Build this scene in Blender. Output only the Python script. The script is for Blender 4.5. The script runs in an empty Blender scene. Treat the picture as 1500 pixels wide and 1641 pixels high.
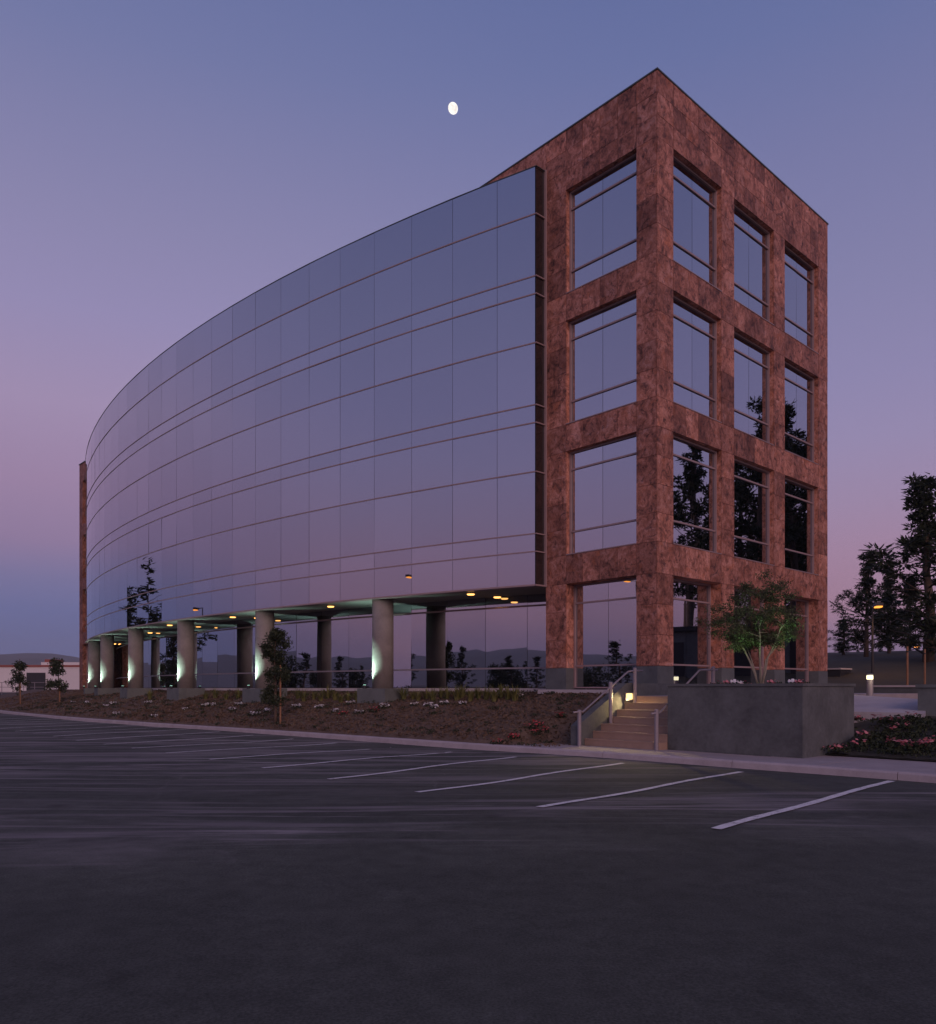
import bpy, math, random
import numpy as np
from mathutils import Vector, Matrix

random.seed(7)
RNG = np.random.default_rng(7)
R_ = math.radians
scene = bpy.context.scene

# ------------------------------------------------------------------ camera
F, HY, CX = 1276.0, 1102.0, 750.0          # focal length, horizon row, centre column of the 1500 px photograph
EYE = 1.6
cam_d = bpy.data.cameras.new("camera")
cam_d.sensor_fit = 'HORIZONTAL'
cam_d.sensor_width = 36.0
cam_d.lens = 36.0 * F / 1500.0
cam_d.shift_y = (HY - 820.5) / 1500.0
cam_d.clip_start = 0.1
cam_d.clip_end = 20000
cam = bpy.data.objects.new("camera", cam_d)
scene.collection.objects.link(cam)
cam.location = (0, 0, EYE)
cam.rotation_euler = (R_(90), 0, 0)
scene.camera = cam

# ------------------------------------------------------------------ dusk sky
def lin(r, g, b):
    f = lambda c: (c / 255 / 12.92) if c / 255 <= 0.04045 else ((c / 255 + 0.055) / 1.055) ** 2.4
    return (f(r), f(g), f(b), 1.0)

world = bpy.data.worlds.new("World")
scene.world = world
world.use_nodes = True
wn, wl = world.node_tree.nodes, world.node_tree.links
wn.clear()
w_out = wn.new('ShaderNodeOutputWorld')
w_bg = wn.new('ShaderNodeBackground')
w_tc = wn.new('ShaderNodeTexCoord')
w_sep = wn.new('ShaderNodeSeparateXYZ')
wl.new(w_tc.outputs['Generated'], w_sep.inputs[0])
w_as = wn.new('ShaderNodeMath'); w_as.operation = 'ARCSINE'
wl.new(w_sep.outputs['Z'], w_as.inputs[0])
w_el = wn.new('ShaderNodeMath'); w_el.operation = 'MULTIPLY'; w_el.inputs[1].default_value = 2 / math.pi
wl.new(w_as.outputs[0], w_el.inputs[0])
def sky_ramp(stops):
    r = wn.new('ShaderNodeValToRGB')
    r.color_ramp.interpolation = 'EASE' if False else 'LINEAR'
    els = r.color_ramp.elements
    while len(els) > 1:
        els.remove(els[-1])
    for k, (deg, c) in enumerate(stops):
        e = els[0] if k == 0 else els.new(deg / 90)
        e.position = deg / 90
        e.color = lin(*c)
    wl.new(w_el.outputs[0], r.inputs[0])
    return r
ramp_anti = sky_ramp([(0, (94, 106, 146)), (2.5, (98, 109, 156)), (5, (106, 114, 163)), (7, (124, 120, 163)), (9.3, (149, 127, 163)),
                      (13, (160, 135, 169)), (17.8, (164, 145, 180)), (23.3, (151, 142, 183)), (28.4, (140, 136, 176)), (33, (128, 129, 171)),
                      (37, (115, 122, 167)), (42, (103, 114, 162)), (58, (64, 82, 132)), (90, (48, 62, 106))])
ramp_glow = sky_ramp([(0, (122, 108, 142)), (2.5, (148, 119, 148)), (5, (174, 133, 154)), (8.8, (170, 138, 166)), (12, (162, 141, 174)), (15.7, (154, 142, 180)),
                      (19.4, (145, 138, 179)), (24.9, (134, 132, 173)), (31.7, (120, 123, 167)), (37.7, (104, 115, 163)), (42, (96, 109, 159)),
                      (58, (60, 78, 128)), (90, (46, 60, 104))])
w_nrm = wn.new('ShaderNodeVectorMath'); w_nrm.operation = 'MULTIPLY'; w_nrm.inputs[1].default_value = (1, 1, 0)
wl.new(w_tc.outputs['Generated'], w_nrm.inputs[0])
w_n2 = wn.new('ShaderNodeVectorMath'); w_n2.operation = 'NORMALIZE'
wl.new(w_nrm.outputs[0], w_n2.inputs[0])
ANTI = R_(-42)                                # azimuth of the antisolar point, from the view axis
w_dot = wn.new('ShaderNodeVectorMath'); w_dot.operation = 'DOT_PRODUCT'
w_dot.inputs[1].default_value = (math.sin(ANTI), math.cos(ANTI), 0)
wl.new(w_n2.outputs[0], w_dot.inputs[0])
w_mr = wn.new('ShaderNodeMapRange'); w_mr.interpolation_type = 'SMOOTHSTEP'
w_mr.inputs['From Min'].default_value = 0.52
w_mr.inputs['From Max'].default_value = 0.99
wl.new(w_dot.outputs['Value'], w_mr.inputs[0])
w_mix = wn.new('ShaderNodeMix'); w_mix.data_type = 'RGBA'
wl.new(w_mr.outputs[0], w_mix.inputs[0])
wl.new(ramp_glow.outputs[0], w_mix.inputs[6])
wl.new(ramp_anti.outputs[0], w_mix.inputs[7])
wl.new(w_mix.outputs[2], w_bg.inputs['Color'])
w_bg.inputs['Strength'].default_value = 1.0
wl.new(w_bg.outputs[0], w_out.inputs[0])

# the last glow of the sun that has just set, behind the camera
sun_d = bpy.data.lights.new("sun", 'SUN')
sun_d.energy = 1.15
sun_d.angle = R_(40)
sun_d.color = (1.0, 0.62, 0.55)
sun = bpy.data.objects.new("sun", sun_d)
scene.collection.objects.link(sun)
saz, sel = R_(165), R_(20)
sdir = Vector((math.sin(saz) * math.cos(sel), math.cos(saz) * math.cos(sel), math.sin(sel)))
sun.rotation_euler = (-sdir).to_track_quat('-Z', 'Y').to_euler()

scene.view_settings.view_transform = 'Standard'
scene.view_settings.look = 'None'
scene.view_settings.gamma = 1
scene.view_settings.exposure = 0
scene.render.engine = 'CYCLES'
scene.cycles.use_denoising = True
scene.cycles.max_bounces = 6
scene.cycles.sample_clamp_indirect = 4

# ------------------------------------------------------------------ frames: building axes (a along the right face, b along the left face)
TH = math.atan2(0.676, 0.737)
U = Vector((math.cos(TH), math.sin(TH), 0))
V = Vector((-math.sin(TH), math.cos(TH), 0))
CORNER = Vector((5.46, 23.0, 0))
Z0 = 1.6                                      # ground floor level

def L2W(a, b, z=0.0):
    return CORNER + U * a + V * b + Vector((0, 0, z))
def W2L(p):
    q = Vector((p[0], p[1], 0)) - CORNER
    return q.dot(U), q.dot(V)
def pix(px, py, d):
    return Vector(((px - CX) / F * d, d, EYE + (HY - py) / F * d))

# ------------------------------------------------------------------ materials
MATS = {}
def new_mat(name):
    m = bpy.data.materials.new(name)
    m.use_nodes = True
    MATS[name] = m
    nt = m.node_tree
    return m, nt, nt.nodes['Principled BSDF']
def node(nt, typ, **kw):
    n = nt.nodes.new(typ)
    for k, v in kw.items():
        if k.startswith('i_'):
            n.inputs[k[2:]].default_value = v
        else:
            setattr(n, k, v)
    return n
def ramp(nt, fac, stops, interp='LINEAR'):
    r = nt.nodes.new('ShaderNodeValToRGB')
    r.color_ramp.interpolation = interp
    els = r.color_ramp.elements
    while len(els) > 1:
        els.remove(els[-1])
    for k, (p, c) in enumerate(stops):
        e = els[0] if k == 0 else els.new(p)
        e.position = p
        e.color = (*c, 1) if len(c) == 3 else c
    nt.links.new(fac, r.inputs[0])
    return r
def mixc(nt, fac, a, b, mode='MIX'):
    n = nt.nodes.new('ShaderNodeMix'); n.data_type = 'RGBA'; n.blend_type = mode
    for sock, v in ((n.inputs[0], fac), (n.inputs[6], a), (n.inputs[7], b)):
        if hasattr(v, 'is_output'):
            nt.links.new(v, sock)
        else:
            sock.default_value = v if not isinstance(v, tuple) or len(v) == 4 else (*v, 1)
    return n.outputs[2]
def math_n(nt, op, a, b=None, clamp=False):
    n = nt.nodes.new('ShaderNodeMath'); n.operation = op; n.use_clamp = clamp
    for s, v in zip(n.inputs, (a, b)):
        if v is None: continue
        if hasattr(v, 'is_output'): nt.links.new(v, s)
        else: s.default_value = v
    return n.outputs[0]
def noise(nt, vec, scale, detail=4, rough=0.55, dist=0.0):
    n = node(nt, 'ShaderNodeTexNoise')
    n.inputs['Scale'].default_value = scale; n.inputs['Detail'].default_value = detail
    n.inputs['Roughness'].default_value = rough; n.inputs['Distortion'].default_value = dist
    if vec is not None: nt.links.new(vec, n.inputs['Vector'])
    return n.outputs['Fac']
def wpos(nt, scale=(1, 1, 1), rot=0.0, loc=(0, 0, 0)):
    g = node(nt, 'ShaderNodeNewGeometry')
    mp = node(nt, 'ShaderNodeMapping')
    mp.inputs['Scale'].default_value = scale
    mp.inputs['Rotation'].default_value = (0, 0, rot)
    mp.inputs['Location'].default_value = loc
    nt.links.new(g.outputs['Position'], mp.inputs['Vector'])
    return mp.outputs[0]
def bump(nt, bs, h, strength=0.3, dist=0.02):
    b = node(nt, 'ShaderNodeBump')
    b.inputs['Strength'].default_value = strength; b.inputs['Distance'].default_value = dist
    nt.links.new(h, b.inputs['Height']); nt.links.new(b.outputs[0], bs.inputs['Normal'])
def simple(name, col, rough=0.6, metal=0.0, var=0.25, scale=3.0, bmp=0.0, spec=0.4, fine=25.0):
    m, nt, bs = new_mat(name)
    v = wpos(nt)
    n1 = noise(nt, v, scale, 5, 0.6, 0.4); n2 = noise(nt, v, fine, 3, 0.6)
    mm = math_n(nt, 'ADD', math_n(nt, 'MULTIPLY', n1, 0.7), math_n(nt, 'MULTIPLY', n2, 0.3))
    r = ramp(nt, mm, [(0.25, tuple(c * (1 - var) for c in col)), (0.75, tuple(min(1, c * (1 + var)) for c in col))])
    nt.links.new(r.outputs[0], bs.inputs['Base Color'])
    bs.inputs['Roughness'].default_value = rough; bs.inputs['Metallic'].default_value = metal
    bs.inputs['Specular IOR Level'].default_value = spec
    if bmp: bump(nt, bs, n2, bmp, 0.02)
    return m

def glass_mat():
    m, nt, bs = new_mat('mirror_glass')
    oi = node(nt, 'ShaderNodeObjectInfo')
    r = ramp(nt, oi.outputs['Random'], [(0, (0.43, 0.455, 0.51)), (1, (0.485, 0.505, 0.56))])
    nt.links.new(r.outputs[0], bs.inputs['Base Color'])
    bs.inputs['Metallic'].default_value = 1.0
    bs.inputs['Roughness'].default_value = 0.012
    v = wpos(nt)
    bump(nt, bs, noise(nt, v, 0.55, 1, 0.4), 0.02, 0.25)
glass_mat()

def granite_mat():
    m, nt, bs = new_mat('red_granite')
    oi = node(nt, 'ShaderNodeObjectInfo')
    g = node(nt, 'ShaderNodeNewGeometry')
    off = node(nt, 'ShaderNodeVectorMath', operation='ADD')
    sc = node(nt, 'ShaderNodeVectorMath', operation='SCALE')
    cmb = node(nt, 'ShaderNodeCombineXYZ')
    for k in range(3): nt.links.new(oi.outputs['Random'], cmb.inputs[k])
    sc.inputs['Scale'].default_value = 37.0
    nt.links.new(cmb.outputs[0], sc.inputs[0])
    nt.links.new(g.outputs['Position'], off.inputs[0]); nt.links.new(sc.outputs[0], off.inputs[1])
    mp = node(nt, 'ShaderNodeMapping'); mp.inputs['Scale'].default_value = (1, 1, 0.85)
    mp.inputs['Rotation'].default_value = (0.5, 0.3, 0)
    nt.links.new(off.outputs[0], mp.inputs[0])
    v = mp.outputs[0]
    big = noise(nt, v, 2.4, 6, 0.66, 1.2)
    mid = noise(nt, v, 10.0, 5, 0.65, 0.8)
    fine = noise(nt, v, 45, 3, 0.6)
    f = math_n(nt, 'ADD', math_n(nt, 'MULTIPLY', big, 0.62), math_n(nt, 'MULTIPLY', mid, 0.38))
    base = ramp(nt, f, [(0.32, (0.085, 0.046, 0.034)), (0.42, (0.22, 0.098, 0.062)), (0.50, (0.40, 0.182, 0.110)),
                        (0.57, (0.51, 0.262, 0.178)), (0.68, (0.60, 0.38, 0.30))])
    rust = ramp(nt, noise(nt, v, 2.3, 4, 0.6, 1.0), [(0.55, (0, 0, 0)), (0.72, (1, 1, 1))])
    c = mixc(nt, math_n(nt, 'MULTIPLY', rust.outputs[0], 0.7), base.outputs[0], (0.42, 0.15, 0.06))
    blot = ramp(nt, noise(nt, wpos(nt, (1, 1, 0.8)), 0.75, 5, 0.65, 1.5), [(0.40, (0.76, 0.72, 0.72)), (0.50, (1.0, 0.98, 0.98)), (0.62, (1.12, 1.08, 1.08))])
    c = mixc(nt, 1.0, c, blot.outputs[0], 'MULTIPLY')
    dark = ramp(nt, noise(nt, v, 3.1, 5, 0.7, 2.0), [(0.54, (1, 1, 1)), (0.64, (0.36, 0.36, 0.40))])
    c = mixc(nt, 1.0, c, dark.outputs[0], 'MULTIPLY')
    tone = ramp(nt, oi.outputs['Random'], [(0, (0.62, 0.57, 0.63)), (0.25, (0.88, 0.82, 0.90)), (0.7, (1.06, 0.99, 1.08)), (1, (1.26, 1.18, 1.27))])
    c = mixc(nt, 1.0, c, tone.outputs[0], 'MULTIPLY')
    fr = ramp(nt, fine, [(0.3, (0.82, 0.82, 0.84)), (0.7, (1.12, 1.12, 1.1))])
    c = mixc(nt, 1.0, c, fr.outputs[0], 'MULTIPLY')
    nt.links.new(c, bs.inputs['Base Color'])
    bs.inputs['Roughness'].default_value = 0.62
    bs.inputs['Specular IOR Level'].default_value = 0.35
    bump(nt, bs, mid, 0.35, 0.02)
granite_mat()
simple('shaded_glass', (0.10, 0.085, 0.085), 0.06, metal=0.8, var=0.1)  # glass for the return, with the recess shade put into its colour

def asphalt_mat():
    m, nt, bs = new_mat('asphalt')
    v = wpos(nt)
    n1 = noise(nt, v, 0.35, 5, 0.6, 0.6)
    n2 = noise(nt, v, 60, 3, 0.7)
    n3 = noise(nt, v, 4, 5, 0.65)
    base = ramp(nt, n1, [(0.3, (0.066, 0.069, 0.058)), (0.7, (0.090, 0.094, 0.079))])
    c = mixc(nt, 1.0, base.outputs[0], ramp(nt, n2, [(0.3, (0.6, 0.6, 0.6)), (0.7, (1.4, 1.4, 1.4))]).outputs[0], 'MULTIPLY')
    c = mixc(nt, 1.0, c, ramp(nt, n3, [(0.3, (0.8, 0.8, 0.8)), (0.7, (1.2, 1.2, 1.2))]).outputs[0], 'MULTIPLY')
    # dusty tyre-worn streaks along the driving lane, in lot coordinates
    vs = wpos(nt, (0.20, 0.75, 1), rot=R_(-14))
    st = noise(nt, vs, 1.0, 8, 0.62, 1.3)
    vs2 = wpos(nt, (0.11, 2.0, 1), rot=R_(-9))
    st2 = noise(nt, vs2, 1.0, 8, 0.66, 0.7)
    patch = noise(nt, wpos(nt, (0.05, 0.16, 1), rot=R_(-20), loc=(3.1, 1.7, 0)), 1.0, 4, 0.55)
    sep = node(nt, 'ShaderNodeSeparateXYZ'); nt.links.new(v, sep.inputs[0])
    lane = math_n(nt, 'SUBTRACT', sep.outputs['Y'], math_n(nt, 'MULTIPLY', sep.outputs['X'], 0.22))
    wob = math_n(nt, 'ADD', lane, math_n(nt, 'MULTIPLY', math_n(nt, 'SUBTRACT', n1, 0.5), 5.0))
    band = ramp(nt, math_n(nt, 'MULTIPLY', wob, 1 / 60.0), [(0.13, (0, 0, 0)), (0.165, (0.9, 0.9, 0.9)), (0.2, (0.25, 0.25, 0.25)), (0.25, (0.5, 0.5, 0.5)),
                                                            (0.29, (1, 1, 1)), (0.5, (0.8, 0.8, 0.8)), (1, (0.5, 0.5, 0.5))])
    k = math_n(nt, 'MULTIPLY', ramp(nt, st, [(0.46, (0, 0, 0)), (0.62, (1, 1, 1))]).outputs[0], band.outputs[0])
    k2 = math_n(nt, 'MULTIPLY', ramp(nt, st2, [(0.52, (0, 0, 0)), (0.60, (1, 1, 1))]).outputs[0], band.outputs[0])
    k = math_n(nt, 'MAXIMUM', math_n(nt, 'MULTIPLY', k, 0.6), k2)
    k = math_n(nt, 'MULTIPLY', k, ramp(nt, patch, [(0.36, (0.25, 0.25, 0.25)), (0.52, (1, 1, 1))]).outputs[0], True)
    c = mixc(nt, math_n(nt, 'MULTIPLY', k, 1.0), c, (0.31, 0.275, 0.275))
    # faint pale scuffs and cracks on the near part
    cr = node(nt, 'ShaderNodeTexVoronoi', feature='DISTANCE_TO_EDGE'); cr.inputs['Scale'].default_value = 0.16
    wv = node(nt, 'ShaderNodeVectorMath', operation='ADD')
    nz = node(nt, 'ShaderNodeTexNoise'); nz.inputs['Scale'].default_value = 0.9; nz.inputs['Detail'].default_value = 5
    nt.links.new(v, nz.inputs['Vector']); nt.links.new(v, wv.inputs[0]); nt.links.new(nz.outputs['Color'], wv.inputs[1])
    nt.links.new(wv.outputs[0], cr.inputs['Vector'])
    crk = ramp(nt, cr.outputs['Distance'], [(0.0, (1, 1, 1)), (0.005, (0, 0, 0))])
    crk_m = ramp(nt, noise(nt, v, 0.5, 3), [(0.5, (0, 0, 0)), (0.62, (1, 1, 1))])
    c = mixc(nt, math_n(nt, 'MULTIPLY', math_n(nt, 'MULTIPLY', crk.outputs[0], crk_m.outputs[0]), 0.7), c, (0.17, 0.16, 0.15))
    seal = ramp(nt, noise(nt, wpos(nt, (0.07, 0.16, 1), rot=R_(25)), 1.0, 3, 0.5), [(0.485, (0.86, 0.86, 0.87)), (0.505, (1, 1, 1))])
    c = mixc(nt, 1.0, c, seal.outputs[0], 'MULTIPLY')
    oil = ramp(nt, noise(nt, v, 0.8, 3, 0.5, 0.3), [(0.66, (1, 1, 1)), (0.74, (0.6, 0.6, 0.6))])
    c = mixc(nt, 1.0, c, oil.outputs[0], 'MULTIPLY')
    nt.links.new(c, bs.inputs['Base Color'])
    bs.inputs['Roughness'].default_value = 0.92
    bs.inputs['Specular IOR Level'].default_value = 0.25
    bump(nt, bs, n2, 0.5, 0.008)
asphalt_mat()

def paint_mat():
    m, nt, bs = new_mat('stripe_paint')
    v = wpos(nt)
    n1 = noise(nt, v, 7, 5, 0.7); n2 = noise(nt, v, 50, 3, 0.7)
    k = ramp(nt, math_n(nt, 'ADD', math_n(nt, 'MULTIPLY', n1, 0.6), math_n(nt, 'MULTIPLY', n2, 0.4)), [(0.36, (0.2, 0.19, 0.19)), (0.48, (0.74, 0.71, 0.70)), (0.7, (0.85, 0.82, 0.81))])
    nt.links.new(k.outputs[0], bs.inputs['Base Color']); bs.inputs['Roughness'].default_value = 0.8
paint_mat()

def leaf_mat(name, c1, c2, trans=0.15):
    m, nt, bs = new_mat(name)
    g = node(nt, 'ShaderNodeNewGeometry')
    r = ramp(nt, g.outputs['Random Per Island'], [(0, c1), (1, c2)])
    nt.links.new(r.outputs[0], bs.inputs['Base Color'])
    bs.inputs['Roughness'].default_value = 0.65; bs.inputs['Specular IOR Level'].default_value = 0.25
    tr = node(nt, 'ShaderNodeBsdfTranslucent'); nt.links.new(r.outputs[0], tr.inputs[0])
    mx = node(nt, 'ShaderNodeMixShader'); mx.inputs[0].default_value = trans
    nt.links.new(bs.outputs[0], mx.inputs[1]); nt.links.new(tr.outputs[0], mx.inputs[2])
    nt.links.new(mx.outputs[0], nt.nodes['Material Output'].inputs[0])
def emit_mat(name, col, strength):
    m, nt, bs = new_mat(name)
    nt.nodes.remove(bs)
    e = node(nt, 'ShaderNodeEmission'); e.inputs[0].default_value = (*col, 1); e.inputs[1].default_value = strength
    nt.links.new(e.outputs[0], nt.nodes['Material Output'].inputs[0])

simple('dark_granite', (0.115, 0.125, 0.125), 0.5, var=0.3, scale=2.5, bmp=0.1)
simple('bronze', (0.33, 0.235, 0.235), 0.42, metal=0.0, var=0.12, spec=0.5)
simple('dark_backing', (0.018, 0.017, 0.02), 0.7, var=0.1)
simple('coping_metal', (0.085, 0.10, 0.095), 0.5, metal=0.3, var=0.2)
simple('soffit_plaster', (0.34, 0.34, 0.32), 0.85, var=0.15, scale=1.2)
simple('column_concrete', (0.25, 0.225, 0.205), 0.85, var=0.28, scale=1.6, bmp=0.25, fine=18)
simple('pedestal_concrete', (0.14, 0.155, 0.15), 0.85, var=0.28, scale=2.0, bmp=0.2)
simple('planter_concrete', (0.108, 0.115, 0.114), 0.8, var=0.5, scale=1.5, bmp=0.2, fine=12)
simple('curb_concrete', (0.40, 0.355, 0.37), 0.9, var=0.22, scale=2.2, bmp=0.3)
simple('walk_concrete', (0.36, 0.31, 0.31), 0.9, var=0.2, scale=1.4, bmp=0.2)
simple('step_concrete', (0.34, 0.235, 0.18), 0.85, var=0.15, scale=3, bmp=0.2)
simple('ramp_concrete', (0.50, 0.46, 0.47), 0.85, var=0.14, scale=1.2, bmp=0.15)
simple('sill_concrete', (0.50, 0.45, 0.45), 0.8, var=0.12)
simple('rail_paint', (0.30, 0.265, 0.29), 0.4, metal=0.25, var=0.1, spec=0.5)
simple('mulch', (0.125, 0.084, 0.058), 0.95, var=0.55, scale=2.2, bmp=0.9, fine=9)
simple('mulch_chip', (0.125, 0.085, 0.06), 0.95, var=0.6, scale=14)
simple('bed_soil', (0.036, 0.034, 0.026), 0.95, var=0.5, scale=4, bmp=0.6)
simple('dry_grass', (0.050, 0.046, 0.032), 0.95, var=0.4, scale=0.25, bmp=0.5, fine=3)
simple('ground_soil', (0.09, 0.08, 0.06), 0.95, var=0.35, scale=0.05, fine=0.4)
simple('far_hill', (0.10, 0.10, 0.085), 0.95, var=0.35, scale=0.004, fine=0.03)
simple('bark', (0.12, 0.085, 0.065), 0.9, var=0.4, scale=6, bmp=0.6)
simple('pale_bark', (0.32, 0.29, 0.22), 0.85, var=0.3, scale=8, bmp=0.3)
simple('stake_wood', (0.30, 0.155, 0.085), 0.8, var=0.25, scale=8)
simple('white_stucco', (0.72, 0.68, 0.68), 0.9, var=0.08, scale=0.3)
simple('red_trim', (0.30, 0.10, 0.08), 0.8, var=0.15)
simple('dark_metal', (0.04, 0.04, 0.045), 0.5, metal=0.3, var=0.15)
simple('grey_metal', (0.24, 0.23, 0.24), 0.5, metal=0.4, var=0.15)
simple('roof_gravel', (0.2, 0.19, 0.18), 0.95, var=0.2)
leaf_mat('pine_needles', (0.018, 0.026, 0.014), (0.045, 0.06, 0.03), 0.08)
leaf_mat('dark_leaves', (0.022, 0.032, 0.018), (0.06, 0.075, 0.04), 0.12)
leaf_mat('maple_leaves', (0.05, 0.060, 0.030), (0.12, 0.135, 0.065), 0.3)
leaf_mat('strap_leaves', (0.08, 0.10, 0.03), (0.24, 0.23, 0.08), 0.2)
leaf_mat('ground_leaves', (0.022, 0.032, 0.016), (0.05, 0.062, 0.03), 0.1)
leaf_mat('white_petals', (0.78, 0.74, 0.75), (0.9, 0.88, 0.88), 0.2)
leaf_mat('red_petals', (0.42, 0.05, 0.06), (0.62, 0.14, 0.14), 0.2)
leaf_mat('pink_petals', (0.55, 0.12, 0.15), (0.75, 0.34, 0.36), 0.2)
emit_mat('amber_lamp', (1.0, 0.46, 0.12), 3.2)
emit_mat('sodium_lamp', (1.0, 0.33, 0.05), 2.2)
emit_mat('step_lamp', (1.0, 0.66, 0.26), 2.4)
emit_mat('bollard_lamp', (1.0, 0.86, 0.52), 2.0)
emit_mat('mercury_lamp', (0.5, 1.0, 0.78), 3.0)
def moon_mat():
    m, nt, bs = new_mat('moon_surface')
    nt.nodes.remove(bs)
    tc = node(nt, 'ShaderNodeTexCoord')
    n = noise(nt, tc.outputs['Object'], 0.045, 3, 0.5)
    r = ramp(nt, n, [(0.34, (0.80, 0.72, 0.66)), (0.5, (1.0, 0.95, 0.89))])
    e = node(nt, 'ShaderNodeEmission'); nt.links.new(r.outputs[0], e.inputs[0]); e.inputs[1].default_value = 1.2
    nt.links.new(e.outputs[0], nt.nodes['Material Output'].inputs[0])
moon_mat()

# ------------------------------------------------------------------ object helpers
COL = scene.collection
class MB:
    def __init__(s): s.v, s.f = [], []
    def add(s, vs, fs):
        k = len(s.v); s.v += [tuple(p) for p in vs]; s.f += [tuple(i + k for i in f) for f in fs]; return s
    def box(s, x0, x1, y0, y1, z0, z1):
        return s.add([(x0, y0, z0), (x1, y0, z0), (x1, y1, z0), (x0, y1, z0), (x0, y0, z1), (x1, y0, z1), (x1, y1, z1), (x0, y1, z1)],
                     [(0, 3, 2, 1), (4, 5, 6, 7), (0, 1, 5, 4), (1, 2, 6, 5), (2, 3, 7, 6), (3, 0, 4, 7)])
    def prism(s, poly, z0, z1):
        n = len(poly)
        area = sum(poly[i][0] * poly[(i + 1) % n][1] - poly[(i + 1) % n][0] * poly[i][1] for i in range(n))
        if area < 0: poly = poly[::-1]
        vs = [(p[0], p[1], z0 if not callable(z0) else z0(p)) for p in poly] + [(p[0], p[1], z1 if not callable(z1) else z1(p)) for p in poly]
        fs = [tuple(range(n))[::-1], tuple(range(n, 2 * n))] + [(i, (i + 1) % n, n + (i + 1) % n, n + i) for i in range(n)]
        return s.add(vs, fs)
    def tube(s, pts, radii, seg=8, cap=True):
        pts = [Vector(p) for p in pts]
        rings = []
        ref = Vector((0.31, 0.77, 0.55))
        k0 = len(s.v)
        for i, p in enumerate(pts):
            t = (pts[min(i + 1, len(pts) - 1)] - pts[max(i - 1, 0)]).normalized()
            if abs(t.dot(ref)) > 0.95: ref = Vector((0.9, -0.3, 0.2))
            e1 = t.cross(ref).normalized(); e2 = t.cross(e1)
            for q in range(seg):
                an = 2 * math.pi * q / seg
                s.v.append(tuple(p + (e1 * math.cos(an) + e2 * math.sin(an)) * radii[i]))
        for i in range(len(pts) - 1):
            for q in range(seg):
                a = k0 + i * seg + q; b = k0 + i * seg + (q + 1) % seg
                s.f.append((a, a + seg, b + seg, b))
        if cap:
            s.f.append(tuple(k0 + q for q in range(seg)))
            s.f.append(tuple(k0 + (len(pts) - 1) * seg + q for q in range(seg))[::-1])
        return s
    def lathe(s, prof, seg=24, c=(0, 0)):
        k0 = len(s.v)
        for r, z in prof:
            for q in range(seg):
                an = 2 * math.pi * q / seg
                s.v.append((c[0] + r * math.cos(an), c[1] + r * math.sin(an), z))
        for i in range(len(prof) - 1):
            for q in range(seg):
                a = k0 + i * seg + q; b = k0 + i * seg + (q + 1) % seg
                s.f.append((a, b, b + seg, a + seg))
        s.f.append(tuple(k0 + q for q in range(seg))[::-1])
        s.f.append(tuple(k0 + (len(prof) - 1) * seg + q for q in range(seg)))
        return s
    def mesh(s, name, mat, smooth=False):
        me = bpy.data.meshes.new(name)
        me.from_pydata(s.v, [], s.f)
        me.materials.append(MATS[mat])
        if smooth: me.polygons.foreach_set('use_smooth', [True] * len(me.polygons))
        me.update()
        return me
def link(name, me, parent=None, loc=(0, 0, 0), rz=0.0):
    o = bpy.data.objects.new(name, me)
    COL.objects.link(o)
    o.location = loc; o.rotation_euler = (0, 0, rz)
    if parent is not None: o.parent = parent
    return o
def part(name, mb, mat, parent, loc=(0, 0, 0), rz=0.0, smooth=False):
    return link(name, mb.mesh(name, mat, smooth), parent, loc, rz)
def tag(o, label, cat, group=None):
    o['label'] = label; o['category'] = cat
    if group: o['group'] = group
    return o
def thing(name, label, cat, loc, rz=0.0, group=None):
    o = bpy.data.objects.new(name, None)
    COL.objects.link(o)
    o.empty_display_size = 0.3
    o.location = loc; o.rotation_euler = (0, 0, rz)
    return tag(o, label, cat, group)
def struct(name, mb, mat, loc=(0, 0, 0), rz=0.0, smooth=False, kind='structure'):
    o = link(name, mb.mesh(name, mat, smooth), None, loc, rz)
    o['kind'] = kind
    return o
ORD = ['first', 'second', 'third', 'fourth', 'fifth', 'sixth', 'seventh', 'eighth', 'ninth', 'tenth', 'eleventh', 'twelfth', 'thirteenth',
       'fourteenth', 'fifteenth', 'sixteenth', 'seventeenth', 'eighteenth', 'nineteenth', 'twentieth', 'twenty-first', 'twenty-second',
       'twenty-third', 'twenty-fourth', 'twenty-fifth', 'twenty-sixth', 'twenty-seventh', 'twenty-eighth', 'twenty-ninth', 'thirtieth',
       'thirty-first', 'thirty-second', 'thirty-third', 'thirty-fourth', 'thirty-fifth']
def interp(x, pts):
    if x <= pts[0][0]: return pts[0][1]
    for (x0, y0), (x1, y1) in zip(pts, pts[1:]):
        if x <= x1:
            return y0 + (y1 - y0) * (x - x0) / (x1 - x0)
    return pts[-1][1]
def smooth_interp(x, pts):
    # Catmull-Rom through points
    if x <= pts[0][0]: return pts[0][1]
    if x >= pts[-1][0]: return pts[-1][1]
    for i in range(len(pts) - 1):
        if x <= pts[i + 1][0]:
            p0 = pts[max(i - 1, 0)]; p1 = pts[i]; p2 = pts[i + 1]; p3 = pts[min(i + 2, len(pts) - 1)]
            h = p2[0] - p1[0]; t = (x - p1[0]) / h
            m1 = (p2[1] - p0[1]) / (p2[0] - p0[0]) * h; m2 = (p3[1] - p1[1]) / (p3[0] - p1[0]) * h
            return (2*t**3-3*t**2+1)*p1[1] + (t**3-2*t**2+t)*m1 + (-2*t**3+3*t**2)*p2[1] + (t**3-t**2)*m2
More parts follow.
